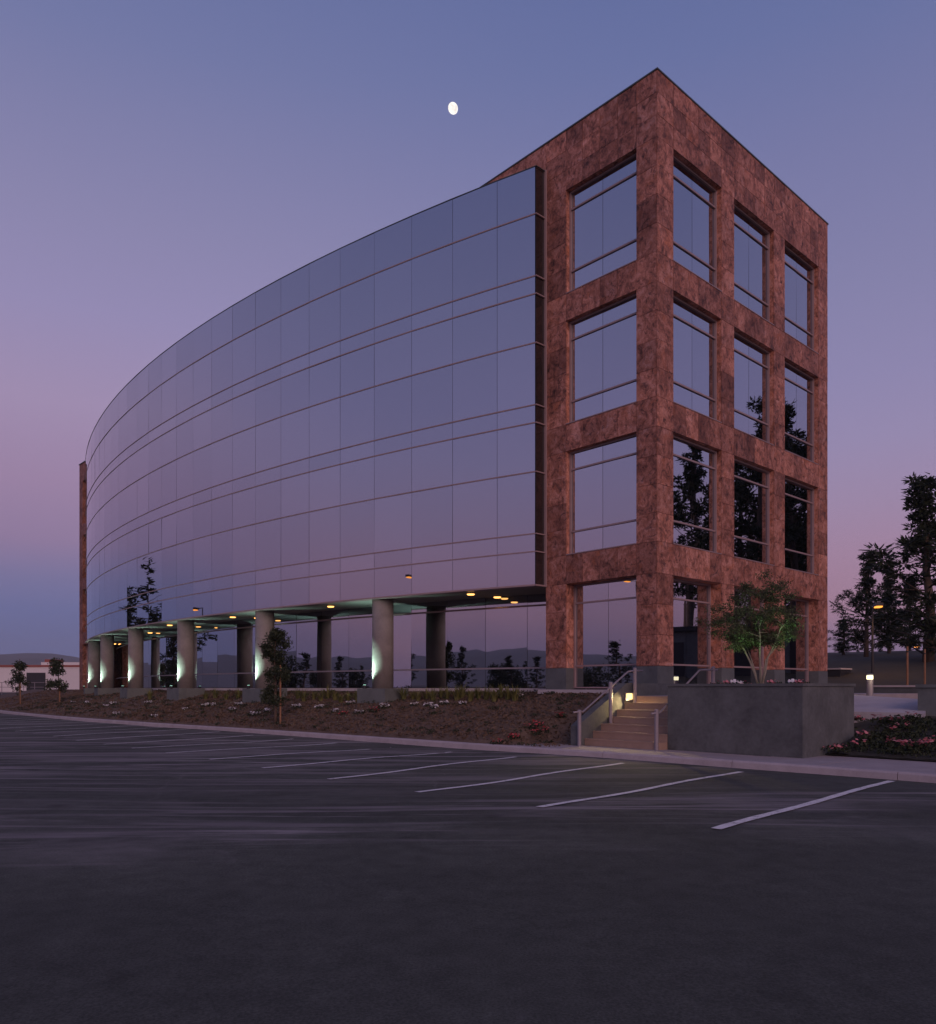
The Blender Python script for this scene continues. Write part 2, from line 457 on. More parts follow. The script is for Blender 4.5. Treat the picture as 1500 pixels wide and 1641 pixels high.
def vnoise(x, y):
    return (math.sin(x * 1.7 + 1.3 * math.sin(y * 0.9)) + math.sin(y * 2.3 + 1.1 * math.sin(x * 1.3 + 2)) + math.sin((x + y) * 3.7 + 0.4) * 0.5) / 2.5

# ------------------------------------------------------------------ the arc of the glass front, in building axes
ARC_A, ARC_B, ARC_R = 77.18, 26.95, 80.92
PH0 = -math.asin((ARC_B - 4.3) / ARC_R)
MOD = 1.795 / ARC_R
PHIS = [PH0]
n_mod = 24
first = (2 * abs(PH0) - n_mod * MOD) / 2
PHIS += [PH0 + first + k * MOD for k in range(n_mod + 1)] + [-PH0]
def arc(ph, dr=0.0):
    return ARC_A - (ARC_R + dr) * math.cos(ph), ARC_B + (ARC_R + dr) * math.sin(ph)
def arc_a(b, dr=0.0):
    r = ARC_R + dr
    return ARC_A - math.sqrt(max(r * r - (b - ARC_B) ** 2, 0))
GDR = -2.15                                   # ground floor glass, set back under the overhang
CDR = -0.47                                   # column line

CURB = [(-60, 4.3), (-20, 4.7), (-8.7, 4.85), (-4.7, 4.97), (0, 5.35), (10.8, 6.15), (21, 7.1), (32, 7.6), (46, 7.2), (60, 6.2), (90, 3.5)]
def curb_s(b): return smooth_interp(b, CURB)
def inner_a(b):
    if b < 4.28: return -0.02
    if b < 49.6: return arc_a(b, GDR) - 0.12
    return -0.02
def z_bank(a, b):
    out = -curb_s(b) + 0.17
    k_ = max(0, min(1, (1.7 - b) / 0.9)); out = out * (1 - k_) + (-3.90) * k_
    inn = inner_a(b)
    t = max(0, min(1, (a - out) / (inn - out)))
    prof = t ** 0.9
    return (0.16 if b > 1.2 else 0.125) + (1.45 - 0.16) * prof + 0.05 * math.sin(math.pi * t) * vnoise(a * 0.9, b * 0.6)
def z_bed(a):
    return interp(a, [(-2.4, 0.17), (0.98, 0.88), (1.6, 0.95), (13, 1.22), (18, 1.35), (32, 3.2), (50, 4.6), (90, 6.2), (160, 8), (400, 12)])
def hit(px, py, zfun, d0=8.0, d1=80.0):
    # where the sight line meets a surface given in building axes
    d = d0
    while d < d1:
        p = pix(px, py, d); a, b = W2L(p)
        if p.z <= zfun(a, b): return a, b, zfun(a, b)
        d += 0.02
    return None

# ------------------------------------------------------------------ ground, lot, curb, bank
g = MB().add([(-6000, -6000, -0.06), (6000, -6000, -0.06), (6000, 6000, -0.06), (-6000, 6000, -0.06)], [(0, 1, 2, 3)])
struct('ground', g, 'ground_soil')

lot = MB()
bs_ = [-60 + k * 0.75 for k in range(201)]
avals = [None] + [-(8 + k * 0.7) for k in range(40)] + [-(37 + k * 4.0) for k in range(20)]
def lot_z(a, b):
    w = L2W(a, b)
    return 0.030 * vnoise(w.x * 0.28, w.y * 0.33)
for b in bs_:
    for av in avals:
        a = -curb_s(b) if av is None else av
        lot.v.append((a, b, lot_z(a, b)))
na = len(avals)
for i in range(len(bs_) - 1):
    for j in range(na - 1):
        k = i * na + j
        lot.f.append((k, k + 1, k + na + 1, k + na))
# orientation: make faces point up
lot.f = [tuple(reversed(f)) for f in lot.f]
struct('parking_lot', lot, 'asphalt', CORNER, TH, True)

# concrete curb: one run of cast lengths, with joints between them
curb = thing('curb', 'pale concrete curb running the whole length of the parking lot edge', 'curb', L2W(-5.0, 0, 0), TH)
edges = [-60]
while edges[-1] < 88: edges.append(edges[-1] + 3.05)
for e0, e1 in zip(edges, edges[1:]):
    n = 6
    mb = MB()
    bb = [e0 + 0.006 + (e1 - e0 - 0.012) * k / n for k in range(n + 1)]
    prof = [(0.0, -0.1), (0.02, 0.115), (0.055, 0.15), (0.19, 0.15), (0.19, -0.1)]
    for b in bb:
        for da, z in prof:
            mb.v.append((-curb_s(b) + da + 5.0, b, z + (0 if z < 0 else 0.004 * vnoise(b * 3, 0))))
    m = len(prof)
    for i in range(n):
        for j in range(m):
            p, q = i * m + j, i * m + (j + 1) % m
            mb.f.append((p, p + m, q + m, q))
    mb.f.append(tuple(range(m))); mb.f.append(tuple(n * m + j for j in range(m))[::-1])
    part('curb_length', mb, 'curb_concrete', curb)

# planted bank between curb and building
def bank_mesh(b0, b1, nb, ns):
    mb = MB()
    for i in range(nb + 1):
        b = b0 + (b1 - b0) * i / nb
        for j in range(ns + 1):
            o_, i_ = -curb_s(b) + 0.185, inner_a(b)
            a = o_ + (i_ - o_) * j / ns
            mb.v.append((a, b, z_bank(a, b) + (RNG.uniform(-0.018, 0.018) if 0 < j else -0.02)))
    for i in range(nb):
        for j in range(ns):
            k = i * (ns + 1) + j
            mb.f.append((k, k + 1, k + ns + 2, k + ns + 1))
    return mb
struct('planting_bank', bank_mesh(-0.25, 66, 380, 40), 'mulch', CORNER, TH, True)

# mulch chips and clods that break the bank surface
def scatter_quads(n, zf, ar, br, size, up=0.0, tall=1.0):
    mb = MB()
    for _ in range(n):
        b = RNG.uniform(*br); a = ar(b)
        if a is None: continue
        z = zf(a, b)
        s = size * RNG.uniform(0.4, 1.3)
        d1 = Vector(RNG.normal(size=3)); d1.z *= tall; d1.normalize()
        d2 = d1.cross(Vector(RNG.normal(size=3))).normalized()
        p = Vector((a, b, z + up * RNG.uniform(0, 1)))
        d1 *= s; d2 *= s * 0.55
        mb.add([p - d1 - d2, p + d1 - d2, p + d1 + d2, p - d1 + d2], [(0, 1, 2, 3)])
    return mb
def a_bank(b):
    o_, i_ = -curb_s(b) + 0.3, inner_a(b) - 0.1
    return RNG.uniform(o_, i_)
br_near = lambda: None
mb = scatter_quads(16000, z_bank, a_bank, (-0.2, 24), 0.045, 0.02)
mb2 = scatter_quads(7000, z_bank, a_bank, (20, 60), 0.06, 0.02)
mb.add(mb2.v, mb2.f)
o = struct('mulch_chips', mb, 'mulch_chip', CORNER, TH, kind='stuff')
tag(o, 'loose brown mulch chips over the planted bank', 'mulch')
def low_weed(mb, a, b, z, r, n, h):
    for _ in range(n):
        an = RNG.uniform(0, 6.283); rr = r * math.sqrt(RNG.uniform(0, 1))
        p = Vector((a + rr * math.cos(an), b + rr * math.sin(an), z + RNG.uniform(0, h)))
        d1 = Vector(RNG.normal(size=3)).normalized() * 0.035
        d2 = d1.cross(Vector(RNG.normal(size=3))).normalized() * 0.02
        mb.add([p - d1, p - d2, p + d1, p + d2], [(0, 1, 2, 3)])
mb = MB()
for _ in range(420):
    b = RNG.uniform(0, 45); a = a_bank(b)
    low_weed(mb, a, b, z_bank(a, b), RNG.uniform(0.08, 0.25), 22, 0.09)
o = struct('low_ground_cover', mb, 'ground_leaves', CORNER, TH, kind='stuff')
tag(o, 'sparse low dark ground cover on the brown bank', 'ground cover')

# ground beyond and right of the building, rising into a hillside
hs = MB()
aa = [-2.4, -1.5, -0.6, 0.2, 1.0, 2, 3, 4.5, 6, 8, 10.5, 13, 16, 19, 22, 25, 28, 32, 37, 43, 50, 60, 75, 95, 130, 180, 260, 400]
bb = [-260, -200, -150, -110, -80, -60, -48, -38, -30, -24, -20, -17, -14, -12, -10.5, -9, -8, -7, -6.4, -5.75, -4.8, -3.5, -2.7, 0, 5, 12, 20, 30, 40, 50, 54, 58, 62, 66, 72, 80, 95, 120, 160, 220]
for b in bb:
    for a in aa:
        z = z_bed(a)
        if a > 14: z += 0.25 * vnoise(a * 0.11, b * 0.13) * min(1, (a - 14) / 8)
        if b > -5.0 and a < 13.5: z = min(z, 1.0) - 0.25
        if b > -2.8 and -2.5 < a < 3 and b < 60: z = -0.3
        if b > 56 and a < 16: z = 0.9
        if b > 56 and a > 16: z = min(z, 0.9 + 0.02 * (a - 16))
        hs.v.append((a, b, z))
for i in range(len(bb) - 1):
    for j in range(len(aa) - 1):
        k = i * len(aa) + j
        hs.f.append((k, k + 1, k + len(aa) + 1, k + len(aa)))
struct('hillside', hs, 'dry_grass', CORNER, TH, True)

# sidewalk from the stair foot to the right, in slabs
walk = thing('sidewalk', 'concrete sidewalk between the curb and the stair foot', 'sidewalk', L2W(-3.5, -3, 0), TH)
e = [0.9]
while e[-1] > -26: e.append(e[-1] - 1.52)
for b1, b0 in zip(e, e[1:]):
    bm_ = (b0 + b1) / 2
    back = -3.82 if bm_ > -2.6 else (-3.50 if bm_ > -5.7 else -2.3)
    if bm_ > -0.3: back = -3.85
    poly = [(-curb_s(b0) + 0.196 + 3.5, b0 + 0.006 + 3), (back + 3.5, b0 + 0.006 + 3), (back + 3.5, b1 - 0.006 + 3), (-curb_s(b1) + 0.196 + 3.5, b1 - 0.006 + 3)]
    part('paving_slab', MB().prism(poly, 0.0, 0.143 + RNG.uniform(0, 0.004)), 'walk_concrete', walk)

# flower bed right of the planter: soil lies on the rising ground, leaves over it
def z_bedn(a, b): return z_bed(a)
bed = MB()
ba = [-2.38 + 3.36 * k / 24 for k in range(25)]; bbv = [-26 + (26 - 5.87) * k / 110 for k in range(111)]
for b in bbv:
    for a in ba: bed.v.append((a, b, z_bed(a) + 0.02 + 0.02 * RNG.uniform(-1, 1)))
for i in range(110):
    for j in range(24):
        k = i * 25 + j
        bed.f.append((k, k + 1, k + 26, k + 25))
struct('flower_bed', bed, 'bed_soil', CORNER, TH, True)
mb = MB()
for _ in range(1500):
    b = RNG.uniform(-20, -6.05); a = RNG.uniform(-2.25, 0.9)
    low_weed(mb, a, b, z_bed(a) + 0.02, RNG.uniform(0.08, 0.2), 16, 0.08)
o = struct('bed_ground_cover', mb, 'ground_leaves', CORNER, TH, kind='stuff')
tag(o, 'dark low ground cover in the sloping bed right of the planter', 'ground cover')

# parking stripes
stripes = [((1147, 1333), (1430, 1253)), ((866, 1297), (1187, 1237)), ((670, 1269), (997, 1223.5)), ((527, 1248), (826, 1213.5)), ((420, 1231.5), (724, 1204.5)),
           ((335, 1218.5), (626, 1197)), ((266, 1208.5), (540, 1190)), ((212, 1200.5), (470, 1184)), ((166, 1193.5), (405, 1178.5))]
seg = []
for p, q in stripes:
    e = []
    for (x, y) in (p, q):
        d = EYE * F / (y - HY); e.append(W2L(((x - CX) / F * d, d)))
    seg.append(e)
step = (seg[5][0][1] - seg[1][0][1]) / 4
a_out = sum(s[0][0] for s in seg[:5]) / 5
while len(seg) < 18:
    pb = seg[-1][0][1] + step
    seg.append([(seg[-1][0][0] + 0.0, pb), (seg[-1][1][0] - 0.02, seg[-1][1][1] + step)])
stripe_names = 'nearest parking stripe, lowest and farthest right in the lot'
for i, (p, q) in enumerate(seg):
    mb = MB(); n = 22
    pa, qa = Vector((*p, 0)), Vector((*q, 0))
    dirv = (qa - pa).normalized(); nrm = Vector((-dirv.y, dirv.x, 0)) * 0.06
    c = (pa + qa) / 2
    for k in range(n + 1):
        t = k / n
        w = pa.lerp(qa, t) + nrm * 0.35 * math.sin(t * 9 + i)
        for sgn in (-1, 1):
            x = w + nrm * sgn * (1 + 0.08 * math.sin(k * 2.1 + i))
            mb.v.append((x.x - c.x, x.y - c.y, lot_z(x.x, x.y) + 0.012))
    for k in range(n): mb.f.append((2*k, 2*k+2, 2*k+3, 2*k+1))
    o = link('parking_stripe', mb.mesh('parking_stripe', 'stripe_paint'), None, L2W(c.x, c.y, 0), TH)
    lab = ('white painted parking stripe nearest the camera, in front of the planter' if i == 0 else
           'white painted parking stripe, %s from the right' % ORD[i])
    tag(o, lab, 'parking stripe', 'parking stripes along the curb')

# ------------------------------------------------------------------ the office building
bld = thing('office_building', 'four-storey office building with curved mirror glass front and red granite corner tower', 'building', L2W(0, 0, 0), TH)
ROWS = [3.35, 4.42, 5.0, 7.01, 8.60, 9.18, 11.19, 12.78, 13.36, 15.37, 16.9]
TOP = 17.83

# curved curtain wall: dark backing, flat panes, bronze transoms
back = MB()
inn = [arc(p, -0.07) for p in PHIS]
deep = [arc(p, -0.30) for p in PHIS]
back.prism(inn + deep[::-1], Z0 + 3.36, Z0 + 16.86)
cw = part('curtain_wall', back, 'dark_backing', bld)
PANE_CACHE = {}
def pane_mesh(w, h, t=0.016):
    k = (round(w, 3), round(h, 3))
    if k not in PANE_CACHE:
        me = MB().box(-w / 2, w / 2, -t, 0, -h / 2, h / 2).mesh('pane', 'mirror_glass')
        me.materials.append(MATS['dark_backing'])
        for i in (0, 1, 3, 5): me.polygons[i].material_index = 1      # side faces coloured dark to keep out sun glints
        PANE_CACHE[k] = me
    return PANE_CACHE[k]
def put_pane(parent, p, q, z0, z1, gap=0.012, tilt=(0, 0), jit=0.10):
    # p -> q runs so that the outward side is at local -y turned outwards
    px_, py_ = (p[0] + q[0]) / 2, (p[1] + q[1]) / 2
    w = math.hypot(q[0] - p[0], q[1] - p[1]) - gap
    o = link('pane', pane_mesh(w, z1 - z0 - 0.004), parent, (px_, py_, (z0 + z1) / 2))
    ang = math.atan2(q[1] - p[1], q[0] - p[0])
    o.rotation_euler = (R_(RNG.normal() * jit + tilt[0]), 0, ang + math.pi + R_(RNG.normal() * jit + tilt[1]))
    return o
for i in range(len(PHIS) - 1):
    p, q = arc(PHIS[i], -0.012), arc(PHIS[i + 1], -0.012)
    for z0, z1 in zip(ROWS, ROWS[1:]):
        put_pane(cw, p, q, Z0 + z0, Z0 + z1, jit=0.11)
# return at the near end, where the glass box meets the tower
p0 = arc(PHIS[0], -0.012)
for z0, z1 in zip(ROWS, ROWS[1:]):
    o = link('pane', pane_mesh(abs(p0[0]) - 0.05, z1 - z0 - 0.004), cw, ((p0[0] - 0.03) / 2, p0[1] - 0.012, Z0 + (z0 + z1) / 2))
    o.rotation_euler = (0, 0, math.pi)
    o.data = o.data.copy(); o.data.materials[0] = MATS['shaded_glass']  # darkness of the recess painted into these panes
back2 = MB().box(p0[0] + 0.03, -0.03, p0[1] + 0.01, p0[1] + 0.3, Z0 + 3.36, Z0 + 16.86)
part('return_backing', back2, 'dark_backing', cw)
def arc_bar(r0, r1, z0, z1, phs=PHIS, ret=0.0):
    mb = MB()
    n = len(phs)
    for p in phs:
        for dr, z in ((r0, z0), (r1, z0), (r1, z1), (r0, z1)):
            a, b = arc(p, dr); mb.v.append((a, b, z))
    for i in range(n - 1):
        for j in range(4):
            x, y = i * 4 + j, i * 4 + (j + 1) % 4
            mb.f.append((x, x + 4, y + 4, y))
    mb.f.append((0, 1, 2, 3)); mb.f.append(tuple(4 * (n - 1) + j for j in (3, 2, 1, 0)))
    if ret:
        a, b = arc(phs[0], r1)
        mb.box(a + 0.0, -0.035, b - 0.055, b - 0.004, z0 + 0.002, z1 - 0.002)
    return mb
for z in ROWS[1:-1]:
    part('transom', arc_bar(-0.05, 0.022, Z0 + z - 0.021, Z0 + z + 0.021, ret=1), 'bronze', cw)
part('edge_trim', arc_bar(-0.30, 0.05, Z0 + 3.30, Z0 + 3.355, ret=1), 'bronze', cw)
part('coping', arc_bar(-0.34, 0.02, Z0 + 16.9, Z0 + 16.925, ret=1), 'coping_metal', cw)
part('end_post', MB().box(-0.10, -0.034, p0[1] - 0.09, p0[1] - 0.015, Z0 + 3.30, Z0 + 16.95), 'bronze', cw)

# soffit and roof slabs behind the glass
dense = [PHIS[0] + (PHIS[-1] - PHIS[0]) * k / 52 for k in range(53)]
sof = MB().prism([arc(p, -0.31) for p in dense] + [(11.0, arc(dense[-1])[1]), (11.0, arc(dense[0])[1])], Z0 + 3.31, Z0 + 3.40)
soffit = part('soffit', sof, 'soffit_plaster', bld)
rf = MB().prism([arc(p, -0.31) for p in dense] + [(11.0, arc(dense[-1])[1]), (11.0, arc(dense[0])[1])], Z0 + 16.55, Z0 + 16.75)
part('roof', rf, 'roof_gravel', bld)
bk = MB().box(10.9, 11.25, 0.5, 53.5, 1.0, Z0 + 16.9)
part('rear_wall', bk, 'dark_granite', bld)

# ground floor glass under the overhang
gw = part('ground_glazing', MB().prism([arc(p, GDR - 0.06) for p in PHIS] + [arc(p, GDR - 0.25) for p in PHIS][::-1], Z0 - 0.3, Z0 + 3.30), 'dark_backing', bld)
GROWS = [0.0, 0.70, 2.91, 3.31]
gph = [PHIS[0] - 0.012] + PHIS[1:-1] + [PHIS[-1] + 0.012]
tilts = {4: (-1.6, 0.0), 3: (0.0, 0.5), 7: (-0.2, -0.3), 9: (0.1, 0.4), 6: (-0.3, 0.1)}
for i in range(len(gph) - 1):
    p, q = arc(gph[i], GDR), arc(gph[i + 1], GDR)
    for z0, z1 in zip(GROWS, GROWS[1:]):
        put_pane(gw, p, q, Z0 + z0, Z0 + z1, gap=0.016, tilt=tilts.get(i, (0, 0)), jit=0.12)
for z in GROWS[1:-1]:
    part('transom', arc_bar(GDR - 0.05, GDR + 0.05, Z0 + z - 0.03, Z0 + z + 0.03, gph), 'rail_paint' if z < 1 else 'bronze', gw)
part('sill', arc_bar(GDR - 0.1, GDR + 0.16, Z0 - 0.14, Z0 - 0.02, gph), 'sill_concrete', gw)

# columns under the front edge, each on its pedestal, with an uplight and a glow on the soffit
col_idx = [4, 8, 12, 16, 20, 24]
for n, ci in enumerate(col_idx):
    ph = PHIS[ci]
    ca, cb = arc(ph, CDR)
    c = MB().lathe([(0.40, Z0 - 0.03), (0.40, Z0 + 3.31)], 48, (0, 0))
    cobj = part('column', c, 'column_concrete', bld, (ca, cb, 0), ph * -1, True)
    m = cobj.data
    for poly in m.polygons: poly.use_smooth = len(poly.vertices) == 4
    zb = z_bank(ca - 0.7, cb) - 0.35
    ped = MB().box(-0.66, 0.66, -0.70, 0.70, zb, Z0 - 0.03)
    part('pedestal', ped, 'pedestal_concrete', bld, (ca, cb, 0), -ph)

# tower frame: granite piers and beams, clad in separate panels
PW, OW = 0.80, 2.715
OPEN_R = [(PW + k * (PW + OW), PW + k * (PW + OW) + OW) for k in range(3)]
TW = 4 * PW + 3 * OW
OPEN_L = [(0.70, 3.40)]
LEND = 4.27
SILLS = [(4.24, 7.56), (8.42, 11.74), (12.60, 15.92)]
GTOP = 3.32
DEPTH = 0.42
frame = MB()
zs = Z0
pier_r = [(0, PW)] + [(o[1], o[1] + PW) for o in OPEN_R]
for i, (x0, x1) in enumerate(pier_r):
    frame.box(x0, x1, 0.0, 0.95 if i else 0.699, Z0 + 0.63, Z0 + 15.92)
for z0, z1 in [(GTOP, SILLS[0][0]), (SILLS[0][1], SILLS[1][0]), (SILLS[1][1], SILLS[2][0])]:
    for o in OPEN_R: frame.box(o[0] + 0.001, o[1] - 0.001, 0.002, 1.0, Z0 + z0, Z0 + z1)
    frame.box(0.002, 1.0, OPEN_L[0][0] + 0.001, OPEN_L[0][1] - 0.001, Z0 + z0, Z0 + z1)
frame.box(0.0, 0.95, OPEN_L[0][1], LEND, Z0 + 0.63, Z0 + 15.92)
frame.box(0.0, 1.4, LEND + 0.001, 8.0, Z0 + 3.42, Z0 + 15.92)
frame.box(0.0, TW, 0.0, 0.5, Z0 + 15.921, Z0 + TOP)
frame.box(0.0, 0.5, 0.501, 8.0, Z0 + 15.921, Z0 + TOP)
frame.box(TW - 0.5, TW, 0.501, 8.0, Z0 + 0.63, Z0 + TOP)
frame.box(0.501, TW - 0.501, 7.5, 8.0, Z0 + 3.42, Z0 + TOP)
tower = part('tower_frame', frame, 'red_granite', bld)
core = MB().box(1.1, TW - 0.6, 1.1, 7.4, Z0 + 3.45, Z0 + 16.6).box(2.6, TW - 0.6, 1.1, 7.4, Z0 - 0.3, Z0 + 3.30)  # unseen dark block inside the tower, added to stop light
part('core_light_block', core, 'dark_backing', bld)
PANEL_CACHE = {}
JT = 0.010
def panel(face, s0, s1, z0, z1):
    w, h = s1 - s0 - JT, z1 - z0 - JT
    k = (face, round(w, 3), round(h, 3))
    if k not in PANEL_CACHE:
        m = MB()
        if face == 'R': m.box(-w / 2, w / 2, -0.028, 0.0, -h / 2, h / 2)
        else: m.box(-0.028, 0.0, -w / 2, w / 2, -h / 2, h / 2)
        PANEL_CACHE[k] = m.mesh('granite_panel', 'red_granite')
    pr = RNG.uniform(-0.003, 0.003)
    loc = ((s0 + s1) / 2, -0.001 + pr, Z0 + (z0 + z1) / 2) if face == 'R' else (-0.001 + pr, (s0 + s1) / 2, Z0 + (z0 + z1) / 2)
    link('granite_panel', PANEL_CACHE[k], tower, loc)
def cuts(a, b, n): return [(a + (b - a) * k / n, a + (b - a) * (k + 1) / n) for k in range(n)]
for face, piers, opens, e0 in (('R', pier_r, OPEN_R, -0.03), ('L', [(0.0, 0.70), (3.40, LEND)], OPEN_L, 0.0)):
    for pi, (x0, x1) in enumerate(piers):
        xa = x0 + (e0 if pi == 0 else 0)
        for z0, z1 in cuts(0.64, GTOP, 3): panel(face, xa, x1, z0, z1)
        for (z0, z1) in [(GTOP, SILLS[0][0]), (SILLS[0][1], SILLS[1][0]), (SILLS[1][1], SILLS[2][0])]: panel(face, xa, x1, z0, z1)
        for (z0, z1) in SILLS:
            for a_, b_ in cuts(z0, z1, 4): panel(face, xa, x1, a_, b_)
    for (x0, x1) in opens:
        for (z0, z1) in [(GTOP, SILLS[0][0]), (SILLS[0][1], SILLS[1][0]), (SILLS[1][1], SILLS[2][0])]:
            for a_, b_ in cuts(x0, x1, 4): panel(face, a_, b_, z0, z1)
    cols = []
    for pi, (x0, x1) in enumerate(piers):
        cols.append((x0 + (e0 if pi == 0 else 0), x1))
        if pi < len(opens): cols += cuts(opens[pi][0], opens[pi][1], 4)
    if face == 'L': cols += cuts(LEND, 8.0, 4)
    for z0, z1 in cuts(15.92, TOP, 3):
        for a_, b_ in cols: panel(face, a_, b_, z0, z1)
cop = MB().box(-0.05, TW + 0.05, -0.05, 0.52, Z0 + TOP + 0.001, Z0 + TOP + 0.045)
cop.box(-0.05, 0.52, 0.521, 8.02, Z0 + TOP + 0.001, Z0 + TOP + 0.045)
cop.box(TW - 0.52, TW + 0.05, 0.521, 8.02, Z0 + TOP + 0.001, Z0 + TOP + 0.045)
part('coping', cop, 'coping_metal', bld)
# dark plinth blocks under the piers
for i, (x0, x1) in enumerate(pier_r):
    part('plinth_block', MB().box(x0 - (0.035 if i == 0 else -0.004), x1 - 0.004, -0.035, 0.95 if i else 0.69, Z0 - 0.30, Z0 + 0.628), 'dark_granite', bld)
part('plinth_block', MB().box(-0.035, 0.95, 3.404, 3.83, Z0 - 0.30, Z0 + 0.628), 'dark_granite', bld)
part('plinth_block', MB().box(-0.035, 0.95, 3.838, LEND, Z0 - 0.30, Z0 + 0.628), 'dark_granite', bld)
part('sill', MB().box(-0.10, 0.9, 0.0, LEND + 0.3, Z0 - 0.20, Z0 - 0.06), 'sill_concrete', bld)

def tower_window(face, s0, s1, z0, z1, dep, trans, vsplit, low=None):
    # a window set back in its opening: bronze frame, panes as sub-parts
    w, h = s1 - s0, z1 - z0
    fr = MB()
    t = 0.055
    if face == 'R': bx_ = lambda a, b, y0, y1, c, d: fr.box(a, b, y0, y1, c, d)
    else: bx_ = lambda a, b, y0, y1, c, d: fr.box(y0, y1, a, b, c, d)
    y = dep
    bx_(0, t, y - 0.04, y + 0.06, 0, h); bx_(w - t, w, y - 0.04, y + 0.06, 0, h)
    bx_(t, w - t, y - 0.04, y + 0.06, 0, t * 0.8); bx_(t, w - t, y - 0.04, y + 0.06, h - t, h)
    for z in trans: bx_(t, w - t, y - 0.02, y + 0.05, z - z0 - 0.026, z - z0 + 0.026)
    loc = (s0, 0, Z0 + z0) if face == 'R' else (0, s0, Z0 + z0)
    win = part('window', fr, 'bronze', bld, loc)
    bk = MB()
    if face == 'R': bk.box(t, w - t, y + 0.03, y + 0.10, 0.05, h - 0.05)
    else: bk.box(y + 0.03, y + 0.10, t, w - t, 0.05, h - 0.05)
    part('window_backing', bk, 'dark_backing', win)
    sl = MB()
    if face == 'R': sl.box(0.004, w - 0.004, -0.045, y - 0.045, 0.001, 0.03)
    else: sl.box(-0.045, y - 0.045, 0.004, w - 0.004, 0.001, 0.03)
    if dep < 0.3: part('window_sill', sl, 'bronze', win)
    zz = [z0 + 0.045] + list(trans) + [z1 - 0.055]
    ss = [t] + [w * v_ for v_ in vsplit] + [w - t]
    for za, zb in zip(zz, zz[1:]):
        for sa, sb in zip(ss, ss[1:]):
            me = pane_mesh(sb - sa - 0.014, zb - za - 0.004)
            c = (sa + sb) / 2
            o = link('pane', me, win, (c, y + 0.022, (za + zb) / 2 - z0) if face == 'R' else (y + 0.022, c, (za + zb) / 2 - z0))
            j = (R_(RNG.normal() * 0.08), 0, (0 if face == 'R' else -math.pi / 2) + R_(RNG.normal() * 0.08))
            # pane's outer face is y=0 at +t; turn it to look outwards
            o.rotation_euler = (j[0], 0, j[2] + math.pi)
for (z0, z1) in SILLS:
    tr = [z0 + 0.76, z1 - 0.57]
    for o_ in OPEN_R: tower_window('R', o_[0], o_[1], z0, z1, 0.17, tr, [0.5])
    tower_window('L', OPEN_L[0][0], OPEN_L[0][1], z0, z1, 0.17, tr, [0.52])
for o_ in OPEN_R: tower_window('R', o_[0], o_[1], -0.02, GTOP, 0.38, [0.70, 2.72], [0.5])
tower_window('L', OPEN_L[0][0], OPEN_L[0][1], -0.02, GTOP, 0.38, [0.70, 2.72], [0.5])

# far tower at the other end of the glass front
ft = MB()
FB0, FB1 = 49.63, 52.75
FTOP = 17.28
for b0, b1 in ((FB0, 50.3), (52.0, FB1)): ft.box(0.0, 0.95, b0, b1, Z0 - 0.6, Z0 + 15.92)
for z0, z1 in [(GTOP, SILLS[0][0]), (SILLS[0][1], SILLS[1][0]), (SILLS[1][1], SILLS[2][0])]: ft.box(0.002, 0.95, 50.301, 51.999, Z0 + z0, Z0 + z1)
ft.box(0.0, 0.95, 48.5, FB1, Z0 + 15.921, Z0 + FTOP)
ft.box(0.951, TW, 52.0, FB1, Z0 - 0.6, Z0 + FTOP)
far = part('far_tower_frame', ft, 'red_granite', bld)
part('coping', MB().box(-0.05, 1.0, 48.5, FB1 + 0.05, Z0 + FTOP + 0.001, Z0 + FTOP + 0.05), 'coping_metal', bld)
for (z0, z1) in SILLS + [(-0.02, GTOP)]: tower_window('L', 50.3, 52.0, z0, z1, 0.34, [z0 + 0.76, z1 - 0.57], [0.5])

# ------------------------------------------------------------------ lights of the building
def spot(parent, loc, target, watts, col, size=60, blend=0.6, radius=0.05):
    d = bpy.data.lights.new('spot', 'SPOT'); d.energy = watts; d.color = col; d.spot_size = R_(size); d.spot_blend = blend; d.shadow_soft_size = radius
    o = bpy.data.objects.new('lamp_light', d); COL.objects.link(o)
    o.location = loc
    o.rotation_euler = (Vector(target) - Vector(loc)).to_track_quat('-Z', 'Y').to_euler()
    if parent: o.parent = parent
    return o
def point(parent, loc, watts, col, radius=0.05):
    d = bpy.data.lights.new('point', 'POINT'); d.energy = watts; d.color = col; d.shadow_soft_size = radius
    o = bpy.data.objects.new('lamp_light', d); COL.objects.link(o); o.location = loc
    if parent: o.parent = parent
    return o

up_mesh = None
for n, ci in enumerate(col_idx):
    ph = PHIS[ci]; ca, cb = arc(ph, CDR)
    wc = L2W(ca, cb, 0)
    view = Vector((wc.x, wc.y, 0)).normalized()
    left = Vector((-view.y, view.x, 0))
    pos = wc + left * 0.68 - view * 0.12
    pos.z = Z0 - 0.03
    t = thing('uplight', 'green-white uplight at the foot of the %s column from the right' % ORD[n], 'uplight', pos, 0, 'column uplights')
    if up_mesh is None:
        up_mesh = (MB().lathe([(0.075, 0), (0.075, 0.10), (0.06, 0.13)], 16).mesh('housing', 'dark_metal'),
                   MB().lathe([(0.055, 0.131), (0.055, 0.136)], 16).mesh('lens', 'mercury_lamp'))
    link('housing', up_mesh[0], t); link('lens', up_mesh[1], t)
    inward = (wc - pos); inward.z = 0
    tgt = Vector((inward.x * 0.5, inward.y * 0.5, 2.6))
    spot(t, (0, 0, 0.15), tgt, 300, (0.64, 1.0, 0.84), 104, 1.0, 0.05)

